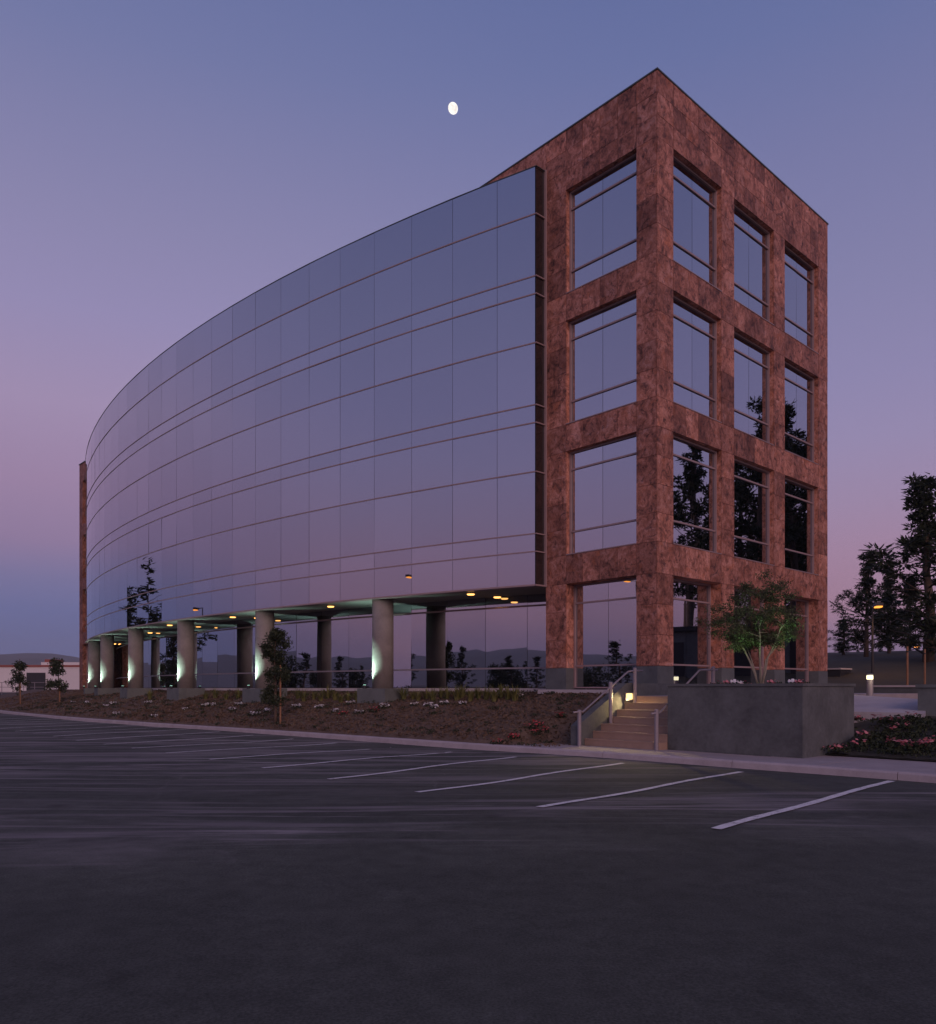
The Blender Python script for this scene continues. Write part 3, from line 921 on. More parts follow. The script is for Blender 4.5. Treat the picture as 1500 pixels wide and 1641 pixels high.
# recessed amber downlights in the soffit (positions read off the photograph, on the soffit plane)
dl = [(797, 956.5), (752, 951.5), (530, 971.5), (443, 992), (373, 988.5), (335, 1005), (272, 1001.5), (268, 1015), (203, 1032), (182, 1032)]
dl_mesh = (MB().lathe([(0.17, 0.0), (0.17, -0.03), (0.14, -0.035)], 20).mesh('trim_ring', 'grey_metal'), MB().lathe([(0.138, -0.036), (0.12, -0.07)], 20).mesh('lens', 'amber_lamp'))
zsof = Z0 + 3.309
n = 0
for (x, y) in dl:
    d = (zsof - EYE - 0.03) * F / (HY - y)
    a, b = W2L(((x - CX) / F * d, d))
    amin, amax = arc_a(b, -0.6) , arc_a(b, GDR) - 0.25
    a = max(amin, min(a, amax))
    t = thing('downlight', 'amber downlight in the soffit, %s from the right under the glass front' % ORD[n], 'downlight', L2W(a, b, zsof), TH, 'amber soffit downlights')
    link('trim_ring', dl_mesh[0], t); link('lens', dl_mesh[1], t)
    spot(t, (0, 0, -0.07), (0, 0, -3), 5, (1.0, 0.55, 0.2), 120, 0.8, 0.06)
    n += 1

# ------------------------------------------------------------------ terrace, stairs, planter, rails
TZ = 1.38
ter = MB().prism([(-1.775, -2.62), (-1.775, -0.41), (-0.11, -0.41), (-0.11, -0.06), (14.0, -0.06), (14.0, -2.4), (6.7, -2.78), (1.0, -4.8), (-0.84, -4.8), (-0.84, -2.62)], 0.3, TZ)
struct('terrace', ter, 'walk_concrete', CORNER, TH)
ra = [(9.48, 20.1), (10.75, 18.7), (12.2, 21.3), (12.29, 25.5)]
rp = [W2L(p) for p in ra]
rp[0] = (1.0, -4.82); rp[3] = (6.7, -2.82)
zr = dict()
rampz = {rp[0]: 1.0, rp[1]: 1.0, rp[2]: 1.29, rp[3]: 1.372}
rm = MB().prism(rp, lambda p: rampz[p] - 0.35, lambda p: rampz[p])
struct('ramp', rm, 'ramp_concrete', CORNER, TH)

st = thing('staircase', 'concrete steps with rails climbing to the terrace beside the planter', 'stairs', L2W(-3.79, -1.5, 0.14), TH)
NR = 7
rise = (TZ - 0.145) / NR
tread = 2.0 / (NR - 1)
for k in range(NR - 1):
    a0 = -3.62 + k * tread
    a1 = -1.602
    mb = MB().box(a0 + 3.62, a1 + 3.62 if k == NR - 2 else a0 + tread + 0.03 + 3.62, -2.622 + 1.5, -0.42 + 1.5, 0.004 if k == 0 else k * rise - 0.05, (k + 1) * rise)
    part('step', mb, 'step_concrete', st)
    part('nosing', MB().box(a0 + 3.62 - 0.012, a0 + 3.62 + 0.05, -2.62 + 1.5, -0.422 + 1.5, (k + 1) * rise - 0.03, (k + 1) * rise + 0.004), 'step_concrete', st)
mb = MB().box(-1.63 + 3.62, -1.605 + 3.62, -2.62 + 1.5, -0.42 + 1.5, 0.9, NR * rise - 0.002)
part('step', mb, 'step_concrete', st)
# sloping cheek wall on the left, carrying the step light
ck = MB()
prof = [(-3.85, -0.15), (-3.85, 0.25), (-3.4, 0.42), (-1.75, 1.50), (-0.6, 1.62), (-0.6, -0.1)]
prof = [(-3.88, -0.14), (-3.88, 0.50), (-3.7, 0.60), (-1.85, 1.58), (0.05, 1.58), (0.05, -0.14)]
vs = [(a + 3.62, -0.415 + 1.5, z) for a, z in prof] + [(a + 3.62, -0.18 + 1.5, z) for a, z in prof]
n = len(prof)
ck.add(vs, [tuple(range(n)), tuple(range(n, 2 * n))[::-1]] + [(i, i + n, (i + 1) % n + n, (i + 1) % n) for i in range(n)])
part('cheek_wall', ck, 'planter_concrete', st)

# step light
a_l, b_l = -1.98, -0.42
sl = thing('step_light', 'glowing warm step light set in the stair cheek wall', 'wall light', L2W(a_l, b_l, Z0 - 0.24), TH)
part('housing', MB().box(-0.16, 0.16, -0.05, -0.002, -0.11, 0.11), 'grey_metal', sl)
part('lens', MB().box(-0.13, 0.13, -0.058, -0.051, -0.075, 0.085), 'step_lamp', sl)
spot(sl, (0, -0.09, 0), (-1.0, -0.8, -0.9), 190, (1.0, 0.72, 0.32), 150, 0.9, 0.06)

# handrails
def rail(name, label, posts, path, rr=0.023):
    base = L2W(posts[0][0], posts[0][1], posts[0][2])
    t = thing(name, label, 'handrail', base, TH, 'stair handrails')
    o0 = Vector((posts[0][0], posts[0][1], posts[0][2]))
    for (a, b, z0, z1) in posts:
        part('post', MB().lathe([(0.05, z0 - o0.z), (0.05, z1 - o0.z - 0.02), (0.03, z1 - o0.z)], 16, (a - o0.x, b - o0.y)), 'rail_paint', t, smooth=False)
    part('rail_tube', MB().tube([Vector(p) - o0 for p in path], [rr] * len(path), 10), 'rail_paint', t, smooth=True)
    return t
zst = lambda a: 0.145 + max(0, min(NR, math.floor((a + 3.62) / tread) + 1)) * rise
bl = -0.52
rail('handrail', 'lavender-grey steel handrail on the left side of the steps',
     [(-4.12, bl, 0.14, 1.05), (-2.86, bl, zst(-2.69), 1.75), (-1.80, bl, zst(-1.63) - rise, 2.14)],
     [(-4.35, bl, 0.99), (-3.98, bl, 1.00), (-2.10, bl, 2.03), (-1.80, bl, 2.06), (-1.45, bl, 2.06)])
br = -2.56
rail('handrail', 'lavender-grey steel handrail on the planter side of the steps',
     [(-3.80, br, 0.14, 1.10), (-1.30, br, TZ, 2.14)],
     [(-4.0, br, 1.00), (-3.68, br, 1.01), (-1.95, br, 2.03), (-1.68, br, 2.05), (-1.1, br, 2.05)])

# raised planter
PA0, PA1, PB0, PB1 = -3.45, -0.86, -5.85, -2.63
PT = 1.69
pl = thing('planter', 'large dark concrete planter beside the steps', 'planter', L2W(PA0, PB0, 0.14), TH)
w = 0.22
Lp, Wp = PB1 - PB0, PA1 - PA0
zt = PT - 0.14
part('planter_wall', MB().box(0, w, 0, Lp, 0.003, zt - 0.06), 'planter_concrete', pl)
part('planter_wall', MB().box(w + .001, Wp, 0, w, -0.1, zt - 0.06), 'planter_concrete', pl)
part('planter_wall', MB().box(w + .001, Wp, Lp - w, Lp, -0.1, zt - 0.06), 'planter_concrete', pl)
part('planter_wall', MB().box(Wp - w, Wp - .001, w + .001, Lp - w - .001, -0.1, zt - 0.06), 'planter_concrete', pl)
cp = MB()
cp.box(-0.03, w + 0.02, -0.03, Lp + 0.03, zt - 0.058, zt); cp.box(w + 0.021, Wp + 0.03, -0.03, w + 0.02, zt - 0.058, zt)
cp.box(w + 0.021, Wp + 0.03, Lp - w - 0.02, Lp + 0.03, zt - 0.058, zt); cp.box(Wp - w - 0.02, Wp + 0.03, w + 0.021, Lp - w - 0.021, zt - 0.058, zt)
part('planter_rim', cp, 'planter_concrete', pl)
part('soil', MB().box(w + .002, Wp - w - .002, w + .002, Lp - w - .002, zt - 0.3, zt - 0.07), 'bed_soil', pl)

# ------------------------------------------------------------------ plants
def leaf_quads(mb, c, r, n, size, flat=1.0, asp=0.5, shell=0.4):
    c = Vector(c)
    for _ in range(n):
        d = RNG.normal(size=3); d /= np.linalg.norm(d)
        rr = shell + (1 - shell) * RNG.uniform(0, 1)
        p = c + Vector((d[0] * r * rr, d[1] * r * rr, d[2] * r * rr * flat))
        d1 = Vector(RNG.normal(size=3)).normalized()
        d2 = d1.cross(Vector(RNG.normal(size=3))).normalized()
        s = size * RNG.uniform(0.6, 1.3)
        d1 *= s; d2 *= s * asp
        mb.add([p - d1, p - d2, p + d1 * 0.9, p + d2], [(0, 1, 2, 3)])

def flower_clump(kind, seed):
    fl = MB()
    n = {'white_petals': 22, 'red_petals': 14, 'pink_petals': 10}[kind]
    for _ in range(n):
        an = RNG.uniform(0, 6.283); r = 0.17 * math.sqrt(RNG.uniform(0, 1))
        c = Vector((r * math.cos(an), r * math.sin(an), RNG.uniform(0.06, 0.17)))
        rad = RNG.uniform(0.028, 0.048)
        nrm = Vector((RNG.normal() * 0.5, RNG.normal() * 0.5 - 0.3, 1)).normalized()
        e1 = nrm.cross(Vector((0.3, 1, 0.2))).normalized(); e2 = nrm.cross(e1)
        m = 6
        vs = [c + nrm * 0.008]
        for q in range(m):
            a_ = 2 * math.pi * q / m
            vs.append(c + (e1 * math.cos(a_) + e2 * math.sin(a_)) * rad * (1 if q % 2 else 0.8))
        fl.add(vs, [(0, q + 1, (q + 1) % m + 1) for q in range(m)])
    lv = MB()
    for _ in range(50):
        an = RNG.uniform(0, 6.283); r = 0.2 * math.sqrt(RNG.uniform(0, 1))
        p = Vector((r * math.cos(an), r * math.sin(an), RNG.uniform(0.0, 0.1)))
        d1 = Vector(RNG.normal(size=3)).normalized() * 0.04; d2 = d1.cross(Vector(RNG.normal(size=3))).normalized() * 0.02
        lv.add([p - d1, p - d2, p + d1, p + d2], [(0, 1, 2, 3)])
    return fl.mesh('blossoms', kind), lv.mesh('leaves', 'ground_leaves')
CLUMPS = {k: [flower_clump(k, s) for s in range(3)] for k in ('white_petals', 'red_petals', 'pink_petals')}
def place_clumps(pxs, kind, zf, lab, group, name, d0=8.0):
    pxs = sorted(pxs)
    n = 0
    for x, y in pxs:
        h = hit(x, y + 2, zf, d0)
        if h is None: continue
        a, b, z = h
        t = thing(name, lab % ORD[n], 'flowers', L2W(a, b, z - 0.01), RNG.uniform(0, 6.28), group)
        fm, lm = CLUMPS[kind][n % 3]
        link('blossoms', fm, t); link('leaves', lm, t)
        s = RNG.uniform(0.75, 1.25)
        t.scale = (s, s, s)
        n += 1
z2 = lambda L: [(400 + x / 3, 860 + y / 3) for x, y in L]
z1_ = lambda L: [(x / 3, 680 + y / 3) for x, y in L]
z3 = lambda L: [(820 + x / 2.679, 860 + y / 2.679) for x, y in L]
z4 = lambda L: [(1250 + x / 2.932, 740 + y / 2.932) for x, y in L]
white = z2([(228, 820), (335, 820), (410, 840), (485, 802), (525, 848), (652, 820), (793, 808), (860, 810), (885, 822), (938, 803), (1025, 803), (1300, 768)]) + \
        z1_([(350, 1335), (510, 1352), (545, 1342), (715, 1340), (745, 1402), (890, 1368), (985, 1352), (1020, 1350), (1120, 1372), (1150, 1348), (1225, 1398), (1285, 1378), (560, 1392), (420, 1338)])
place_clumps(white, 'white_petals', z_bank, 'white flower clump on the mulch bank, %s white one from the left', 'white flowers on the bank', 'flower_clump', 16)
redp = z2([(450, 852), (600, 838), (1335, 915), (1385, 905), (1400, 940), (1375, 948), (1270, 965), (1185, 990), (1495, 862)]) + z3([(12, 860), (213, 770)])
place_clumps(redp, 'red_petals', z_bank, 'red flower clump on the mulch bank, %s red one from the left', 'red flowers on the bank', 'flower_clump', 16)
pinkp = z4([(333, 1253), (405, 1298), (233, 1353), (292, 1357), (362, 1335), (297, 1217), (350, 1210), (383, 1212), (473, 1218), (497, 1213), (548, 1220), (522, 1258),
            (575, 1238), (528, 1325), (545, 1318), (565, 1350), (625, 1338), (640, 1325), (675, 1335), (690, 1347), (725, 1313), (628, 1197)])
place_clumps(pinkp, 'pink_petals', lambda a, b: z_bed(a) + 0.09 if a > -2.4 else 0, 'pink flower clump in the bed right of the planter, %s from the left', 'pink flowers in the sloping bed', 'flower_clump', 10)
pf = [(1152, 'pink_petals'), (1163, 'pink_petals'), (1177, 'white_petals'), (1186, 'pink_petals'), (1236, 'pink_petals'), (1266, 'white_petals'), (1284, 'pink_petals'), (1305, 'pink_petals')]
for n, (x, kind) in enumerate(pf):
    b = PB1 - 0.4 - (x - 1100) / 265 * 2.6
    d_ = 18.0
    # on the planter soil, near the front rim
    best = None
    for k in range(200):
        b = PB0 + 0.3 + k * (Lp - 0.6) / 200
        wpt = L2W(PA0 + 0.55, b, 0)
        e_ = abs(CX + F * wpt.x / wpt.y - x)
        if best is None or e_ < best[0]: best = (e_, b)
    t = thing('flower_clump', '%s flower clump in the dark planter, %s from the left' % ('white' if 'white' in kind else 'pink', ORD[n]), 'flowers', L2W(PA0 + 0.5 + RNG.uniform(0, 0.3), best[1], PT - 0.08), 0, 'planter flowers')
    link('blossoms', CLUMPS[kind][n % 3][0], t); link('leaves', CLUMPS[kind][n % 3][1], t)
    t.scale = (0.9, 0.9, 1.0)

# strap-leaved clumps along the top of the bank
def strap_clump():
    mb = MB()
    for _ in range(44):
        an = RNG.uniform(0, 6.283); L = RNG.uniform(0.28, 0.5); lean = RNG.uniform(0.15, 0.9)
        dv = Vector((math.cos(an), math.sin(an), 0)); sd = Vector((-dv.y, dv.x, 0))
        base = dv * RNG.uniform(0, 0.07)
        pr = None
        k0 = len(mb.v)
        for k in range(5):
            t = k / 4
            p = base + dv * (L * lean * t * t) + Vector((0, 0, L * (t - 0.45 * lean * t * t)))
            wd = 0.016 * (1 - t) ** 0.6 + 0.001
            mb.v += [tuple(p - sd * wd), tuple(p + sd * wd)]
        for k in range(4):
            q = k0 + 2 * k
            mb.f.append((q, q + 1, q + 3, q + 2))
    return mb.mesh('leaves', 'strap_leaves')
STRAP = [strap_clump() for _ in range(4)]
strap_px = [(478 + k * 11.5 + RNG.uniform(-3, 3), RNG.uniform(1119, 1128)) for k in range(9)] + [(648 + k * 11.8 + RNG.uniform(-3, 3), RNG.uniform(1117, 1125)) for k in range(16)] + \
           [(330, 1121), (345, 1119), (362, 1122), (382, 1120), (240, 1121)]
n = 0
for x, y in sorted(strap_px):
    h = hit(x, y, z_bank, 16)
    if h is None: continue
    a, b, z = h
    t = thing('lily_clump', 'yellow-green strap-leaved clump below the ground floor glass, %s from the left' % ORD[n], 'plant', L2W(a, b, z - 0.02), RNG.uniform(0, 6.28), 'strap-leaved clumps')
    link('leaves', STRAP[n % 4], t)
    s = RNG.uniform(1.0, 1.45); t.scale = (s, s, s)
    n += 1

# saplings tied to stakes
def sapling(label, base, h, blobs, stake_off, stake_h, trunk_r=0.022, size=0.055, dens=520):
    t = thing('sapling', label, 'tree', base, 0, 'young staked trees on the bank')
    pts = [(0, 0, -0.05)] + [(0.02 * math.sin(k * 1.3), 0.02 * math.cos(k * 2.1), h * k / 6) for k in range(1, 7)]
    part('trunk', MB().tube(pts, [trunk_r * (1.2 - k / 8) for k in range(7)], 8), 'bark', t, smooth=True)
    cr = MB()
    br_ = MB()
    for (x, z, rx, rz) in blobs:
        c0 = Vector((x, RNG.uniform(-0.1, 0.1), z))
        for _ in range(9):
            d = Vector(RNG.normal(size=3)).normalized()
            c = c0 + Vector((d.x * rx * 0.62, d.y * rx * 0.62, d.z * rz * 0.62))
            leaf_quads(cr, c, min(rx, rz) * 0.62, int(dens / 9), size, 1.0, 0.4, 0.1)
            br_.tube([(0, 0, max(0.2, z - rz * 0.6)), c], [0.010, 0.004], 5)
    part('branches', br_, 'bark', t)
    part('crown', cr, 'dark_leaves', t)
    if stake_h:
        part('stake', MB().tube([(stake_off, -0.06, -0.2), (stake_off, -0.06, stake_h)], [0.032, 0.032], 10), 'stake_wood', t)
        part('tie', MB().box(min(0, stake_off), max(0, stake_off), -0.075, -0.05, stake_h * 0.78, stake_h * 0.78 + 0.04), 'dark_metal', t)
    return t
h = hit(441, 1160, z_bank, 16)
sp = L2W(h[0], h[1], h[2]); dsp = sp.y
k_ = dsp / F
sapling('dark young staked tree in front of the second column from the right', sp, 145 * k_,
        [(0, 122 * k_, 0.62, 0.52), (0.05, 98 * k_, 0.32, 0.45), (0.08, 70 * k_, 0.46, 0.62), (-0.08, 40 * k_, 0.42, 0.5), (0.1, 142 * k_, 0.35, 0.25), (-0.28, 118 * k_, 0.3, 0.25)], 9 * k_ , 94 * k_, 0.05, dens=1500)
for (x, y0, y1, lab, bl_) in ((31, 1128, 1052, 'leftmost small staked tree near the white warehouse', [(0, 0.72, 0.16, 0.2), (0.0, 0.42, 0.26, 0.2)]),
                              (94, 1126, 1055, 'small staked tree just left of the far granite tower', [(0.0, 0.8, 0.28, 0.2), (-0.05, 0.38, 0.3, 0.17)])):
    h = hit(x, y0, z_bank, 16)
    p = L2W(*h) if h else pix(x, y0, 52)
    H = (y0 - y1) * p.y / F
    sapling(lab, p, H * 0.95, [(bx * H, bz * H, r1 * H, r2 * H) for bx, bz, r1, r2 in bl_], 0.1, H * 0.5, 0.04, 0.09, 900)

# small multi-stemmed tree in the planter, lit from below
tb = None
best = None
for k in range(300):
    b = PB0 + 0.5 + k * (Lp - 1.0) / 300
    wpt = L2W(PA0 + 1.6, b, 0)
    e_ = abs(CX + F * wpt.x / wpt.y - 1218)
    if best is None or e_ < best[0]: best = (e_, b)
tb = L2W(PA0 + 1.6, best[1], PT - 0.08)
kt = tb.y / F
mt = thing('maple_tree', 'small multi-stemmed green tree growing in the dark planter', 'tree', tb)
tips = []
stems = MB()
for (x1, y1, z1v, x2, z2v, r) in [(-14, 0.1, 42, -36, 88, 0.028), (-4, -0.15, 48, -10, 105, 0.022), (4, 0.2, 50, 6, 120, 0.02), (10, -0.1, 48, 30, 100, 0.026), (13, 0.15, 44, 44, 82, 0.02), (-8, 0.25, 46, -28, 112, 0.018)]:
    p0_ = Vector((x1 * 0.12 * kt, y1 * 0.3, 0)); p1_ = Vector((x1 * kt, y1, z1v * kt)); p2_ = Vector((x2 * kt, y1 * 2.2, z2v * kt))
    pm = p1_.lerp(p2_, 0.5) + Vector((0.03, 0.02, 0.0))
    stems.tube([p0_, p0_.lerp(p1_, 0.5) + Vector((0.02, 0, 0)), p1_, pm, p2_], [r, r * 0.9, r * 0.8, r * 0.6, r * 0.35], 7)
    for k in range(7):
        d = Vector((RNG.normal() * 0.25, RNG.normal() * 0.35, RNG.uniform(-0.1, 0.4)))
        s0_ = p1_.lerp(p2_, 0.35 + 0.65 * k / 6)
        e_ = s0_ + d
        stems.tube([s0_, s0_.lerp(e_, 0.5) + Vector((0, 0, 0.05)), e_], [r * 0.35, r * 0.25, 0.003], 5)
        tips.append(e_); tips.append(s0_.lerp(e_, 0.6))
part('stems', stems, 'pale_bark', mt, smooth=True)
crn = MB()
outl = [(-72, 108), (-62, 128), (-40, 142), (-70, 92), (-22, 156), (-5, 168), (20, 162), (40, 170), (55, 150), (62, 128), (66, 108), (52, 96), (-46, 80), (0, 120), (-30, 110), (32, 120), (15, 140), (-52, 110), (48, 84), (0, 95), (-20, 130), (30, 145), (-8, 145)]
for x, z in outl:
    for q in range(3):
        tips.append(Vector((x * kt + RNG.normal() * 0.10, RNG.normal() * 0.5, z * kt + RNG.normal() * 0.08)))
for tp in tips:
    if tp.z < 62 * kt or not -80 * kt < tp.x < 56 * kt: continue
    leaf_quads(crn, tp, 0.24, 120, 0.033, 0.7, 0.38, 0.1)
part('crown', crn, 'maple_leaves', mt)
# its uplights
for n, (dx, dy, tx, tz, wt) in enumerate(((0.52, -0.25, 0.75, 1.5, 110), (-0.30, -0.30, -0.55, 1.5, 60))):
    p = tb + Vector((dx, dy, -0.13))
    t = thing('uplight', ('green uplight in the planter right of the small tree' if n == 0 else 'green uplight in the planter left of the small tree'), 'uplight', p, 0, 'planter uplights')
    link('housing', up_mesh[0], t); link('lens', up_mesh[1], t)
    spot(t, (0, 0, 0.15), (tx - dx, 0.12, tz), wt, (0.45, 1.0, 0.40), 62, 0.6, 0.04)

# pines
def pine(seed, H, lean=0.0, bare=0.3, spread=0.26, tuft=0.8, n_tuft=95, nlimb=62):
    rng = np.random.default_rng(seed)
    tr = MB(); cr = MB()
    pts = [Vector((lean * (k / 8) ** 1.5 * H + 0.06 * math.sin(k * 1.7 + seed), 0.08 * math.sin(k * 1.1 + seed * 2), H * k / 8)) for k in range(9)]
    pts[0].z = -0.6
    tr.tube(pts, [H * 0.018 * (1.12 - k / 8) + 0.02 for k in range(9)], 9)
    def at(t):
        k = min(int(t * 8), 7); return pts[k].lerp(pts[k + 1], t * 8 - k)
    nl = int(nlimb + H)
    for i in range(nl):
        t = bare + (1 - bare) * (i + rng.uniform(0, 1)) / nl
        env = math.sin(min(1, (t - bare) / (1 - bare) * 1.12 + 0.24) * math.pi) ** 0.8
        L = H * spread * (0.2 + 0.8 * env) * rng.uniform(0.3, 1.3)
        an = i * 2.399 + rng.uniform(-0.5, 0.5)
        up = rng.uniform(0.0, 0.8)
        p0 = at(t); d = Vector((math.cos(an), math.sin(an), up)).normalized()
        p1 = p0 + d * L * 0.55; p2 = p0 + d * L + Vector((0, 0, L * 0.18))
        tr.tube([p0, p1, p2], [0.012 * H * (1.1 - t) * 0.5 + 0.018, 0.025, 0.01], 5)
        for c, rr in ((p2, 1.0), (p1.lerp(p2, 0.55), 0.9), (p1, 0.7)):
            if rng.uniform() < 0.12: continue
            c = c + Vector(rng.normal(size=3) * 0.2)
            R0 = tuft * rr * rng.uniform(0.6, 1.25) * (H / 14) ** 0.5 * (0.65 + 0.35 * env)
            for _ in range(n_tuft):
                dd = rng.normal(size=3); dd /= np.linalg.norm(dd); dd[2] = dd[2] * 0.95 + 0.1
                dv = Vector(dd)
                base = c + Vector((dv.x, dv.y, dv.z * 0.8)) * R0 * rng.uniform(0.15, 0.8)
                sd = dv.cross(Vector(rng.normal(size=3))).normalized() * 0.062
                tipv = base + dv * R0 * rng.uniform(0.35, 0.6)
                cr.add([base - sd, base + sd, tipv + sd * 0.3, tipv - sd * 0.3], [(0, 1, 2, 3)])
    for _ in range(3):
        c = pts[-1]
        for _ in range(n_tuft):
            dd = Vector(rng.normal(size=3)).normalized(); dd.z = abs(dd.z)
            sd = dd.cross(Vector(rng.normal(size=3))).normalized() * 0.05
            base = c + Vector(rng.normal(size=3)) * 0.25; tipv = base + dd * 0.45
            cr.add([base - sd, base + sd, tipv], [(0, 1, 2)])
    return tr.mesh('trunk', 'bark', True), cr.mesh('crown', 'pine_needles')
PINES = [pine(1, 14, 0.02, 0.05, 0.24, 0.85, 70, 44), pine(2, 16, 0.06, 0.28, 0.20, 0.7, 70, 26), pine(3, 13, -0.05, 0.34, 0.22, 0.6, 60, 20), pine(5, 12, 0.0, 0.03, 0.27, 0.85, 70, 44), pine(8, 17, 0.04, 0.36, 0.18, 0.7, 70, 26)]
PINE_H = [14, 16, 13, 12, 17]
def ground_z(p):
    a, b = W2L(p)
    if a < -2.4: return 0.0
    z = z_bed(a)
    if b > 56: z = 0.9 if a < 16 else min(z, 0.9 + 0.02 * (a - 16))
    return z
def put_pine(k, x, y, H, rz, label, group=None, z=None):
    p = Vector((x, y, 0)); p.z = ground_z(p) - 0.05 if z is None else z
    t = thing('pine_tree', label, 'tree', p, rz, group)
    link('trunk', PINES[k][0], t); link('crown', PINES[k][1], t)
    s = H / PINE_H[k]; t.scale = (s, s, s)
    return t
def pine_px(k, px_, topy, d, rz, label, sx=1.0):
    p = pix(px_, topy, d); gz = ground_z(p)
    t = put_pine(k, p.x, p.y, p.z - gz + 0.3, rz, label, 'pines on the hillside right of the building')
    t.scale.x *= sx; t.scale.y *= sx
pine_px(0, 1388, 897, 58, 0.3, 'pointed dark pine beside the amber street lamp right of the tower', 1.15)
pine_px(3, 1424, 920, 62, 1.9, 'shorter dark pine standing against the right side of the pointed pine', 1.0)
pine_px(3, 1352, 1000, 66, 4.0, 'lowest dark pine just right of the granite tower', 2.2)
pine_px(0, 1490, 782, 46, 2.2, 'tallest pine at the right edge of the picture', 1.5)
pine_px(3, 1458, 935, 74, 5.1, 'dark pine between the pointed pine and the tallest pine', 1.1)

# pines right of the frame, seen as reflections in the right face of the tower
def mirror_R(px_, py_, dist, dep=0.17):
    # sight line reflected in the tower's right face: point at the given path length past the glass
    dirw = Vector(((px_ - CX) / F, 1, (HY - py_) / F))
    o_ = Vector((0, 0, EYE))
    n_ = V
    tt = ((CORNER + V * dep) - o_).dot(n_) / dirw.dot(n_)
    h_ = o_ + dirw * tt
    r_ = dirw - 2 * dirw.dot(n_) * n_
    return h_ + r_.normalized() * dist
def mirror_arc(px_, py_, dist, dr=0.0):
    dirw = Vector(((px_ - CX) / F, 1, (HY - py_) / F))
    o_ = Vector((0, 0, EYE))
    t_ = 10.0
    while t_ < 90:
        p = o_ + dirw * t_
        a, b = W2L(p)
        if math.hypot(ARC_A - a, b - ARC_B) < ARC_R + dr: break
        t_ += 0.01
    ph = math.atan2(b - ARC_B, ARC_A - a)
    # the flat pane's own normal
    for i in range(len(PHIS) - 1):
        if PHIS[i] <= ph <= PHIS[i + 1]: ph = (PHIS[i] + PHIS[i + 1]) / 2
    n_ = (U * -math.cos(ph) + V * math.sin(ph))
    r_ = dirw - 2 * dirw.dot(n_) * n_
    return p + r_.normalized() * dist
refl = [(1, 1112, 700, 33, 0.4, 'leaning tall pine on the slope, mirrored in the tower window nearest the corner'),
        (4, 1136, 790, 38, 2.1, 'broad pine on the slope, mirrored beside the leaning tall pine'),
        (4, 1216, 655, 31, 1.0, 'thin-topped pine, mirrored in the middle windows of the tower'),
        (2, 1190, 735, 36, 3.0, 'round-headed pine, mirrored low in the middle windows of the tower'),
        (1, 1280, 668, 34, 4.4, 'dense tall pine, mirrored in the farthest tower windows'),
        (0, 1262, 760, 42, 5.5, 'dark pine behind the dense tall one, mirrored in the farthest tower windows'),
        (3, 1300, 720, 39, 0.9, 'bushy pine, mirrored at the right edge of the farthest tower windows')]
for k, x, y, dist, rz, lab in refl:
    p = mirror_R(x, y, dist)
    put_pine(k, p.x, p.y, p.z - ground_z(p) + 0.2, rz, lab, 'pines mirrored in the tower windows')

# broad trees left of the lot, mirrored along the foot of the glass
def broad_tree(seed, H, R0):
    rng = np.random.default_rng(seed)
    tr = MB(); cr = MB()
    tr.tube([(0, 0, -0.3), (0.1, 0.05, H * 0.3), (0.05, 0.1, H * 0.6)], [H * 0.03, H * 0.024, H * 0.012], 8)
    for i in range(26):
        d = rng.normal(size=3); d /= np.linalg.norm(d)
        c = Vector((d[0] * R0 * 0.75, d[1] * R0 * 0.75, H * 0.62 + d[2] * H * 0.3))
        tr.tube([(0.05, 0.1, H * rng.uniform(0.25, 0.55)), c], [H * 0.008, 0.02], 5)
        for _ in range(120):
            e = rng.normal(size=3); e /= np.linalg.norm(e)
            p = c + Vector(e) * R0 * 0.42 * rng.uniform(0.3, 1.0)
            d1 = Vector(rng.normal(size=3)).normalized() * 0.16; d2 = d1.cross(Vector(rng.normal(size=3))).normalized() * 0.09
            cr.add([p - d1, p - d2, p + d1, p + d2], [(0, 1, 2, 3)])
    return tr.mesh('trunk', 'bark', True), cr.mesh('crown', 'dark_leaves')
BROAD = [broad_tree(21, 6, 2.4), broad_tree(22, 5, 2.6), broad_tree(23, 7, 2.2)]
BH = [6, 5, 7]
lab_w = 'dark roadside tree mirrored low in the ground floor glass, %s from the right'
rows_ = [(868, 1058, 50), (845, 1068, 54), (822, 1056, 50), (800, 1066, 58), (735, 1040, 48), (715, 1066, 55), (660, 1030, 46), (640, 1068, 52), (585, 1064, 50), (560, 1068, 56), (545, 1050, 47),
         (506, 1064, 52), (480, 1042, 46), (465, 1056, 50), (455, 1066, 44)]
n = 0
for x, y, dist in rows_:
    p = mirror_arc(x, y, dist, GDR)
    k = n % 3
    H = max(2.5, p.z)
    t = thing('roadside_tree', lab_w % ORD[n], 'tree', (p.x, p.y, -0.1), RNG.uniform(0, 6.28), 'roadside trees left of the lot')
    if n % 2 == 0:
        kk = (2, 1, 4)[n % 3]
        link('trunk', PINES[kk][0], t); link('crown', PINES[kk][1], t)
        s = H / PINE_H[kk]; w_ = s * RNG.uniform(1.1, 1.7); t.scale = (w_, w_, s)
    else:
        link('trunk', BROAD[k][0], t); link('crown', BROAD[k][1], t)
        s = H / (BH[k] * 0.98); w_ = s * RNG.uniform(0.8, 1.2); t.scale = (w_, w_, s)
    n += 1
# the tall pine mirrored high in the curved glass
p = mirror_arc(232, 903, 30, 0)
t_ = put_pine(2, p.x, p.y, p.z, 0.9, 'solitary pine left of the lot, mirrored in the far part of the curved glass', None, -0.1)
t_.scale.x *= 1.7; t_.scale.y *= 1.7
p = mirror_arc(205, 975, 36, 0)
put_pine(3, p.x, p.y, p.z, 2.5, 'low pine left of the lot, mirrored beside the solitary pine', None, -0.1)

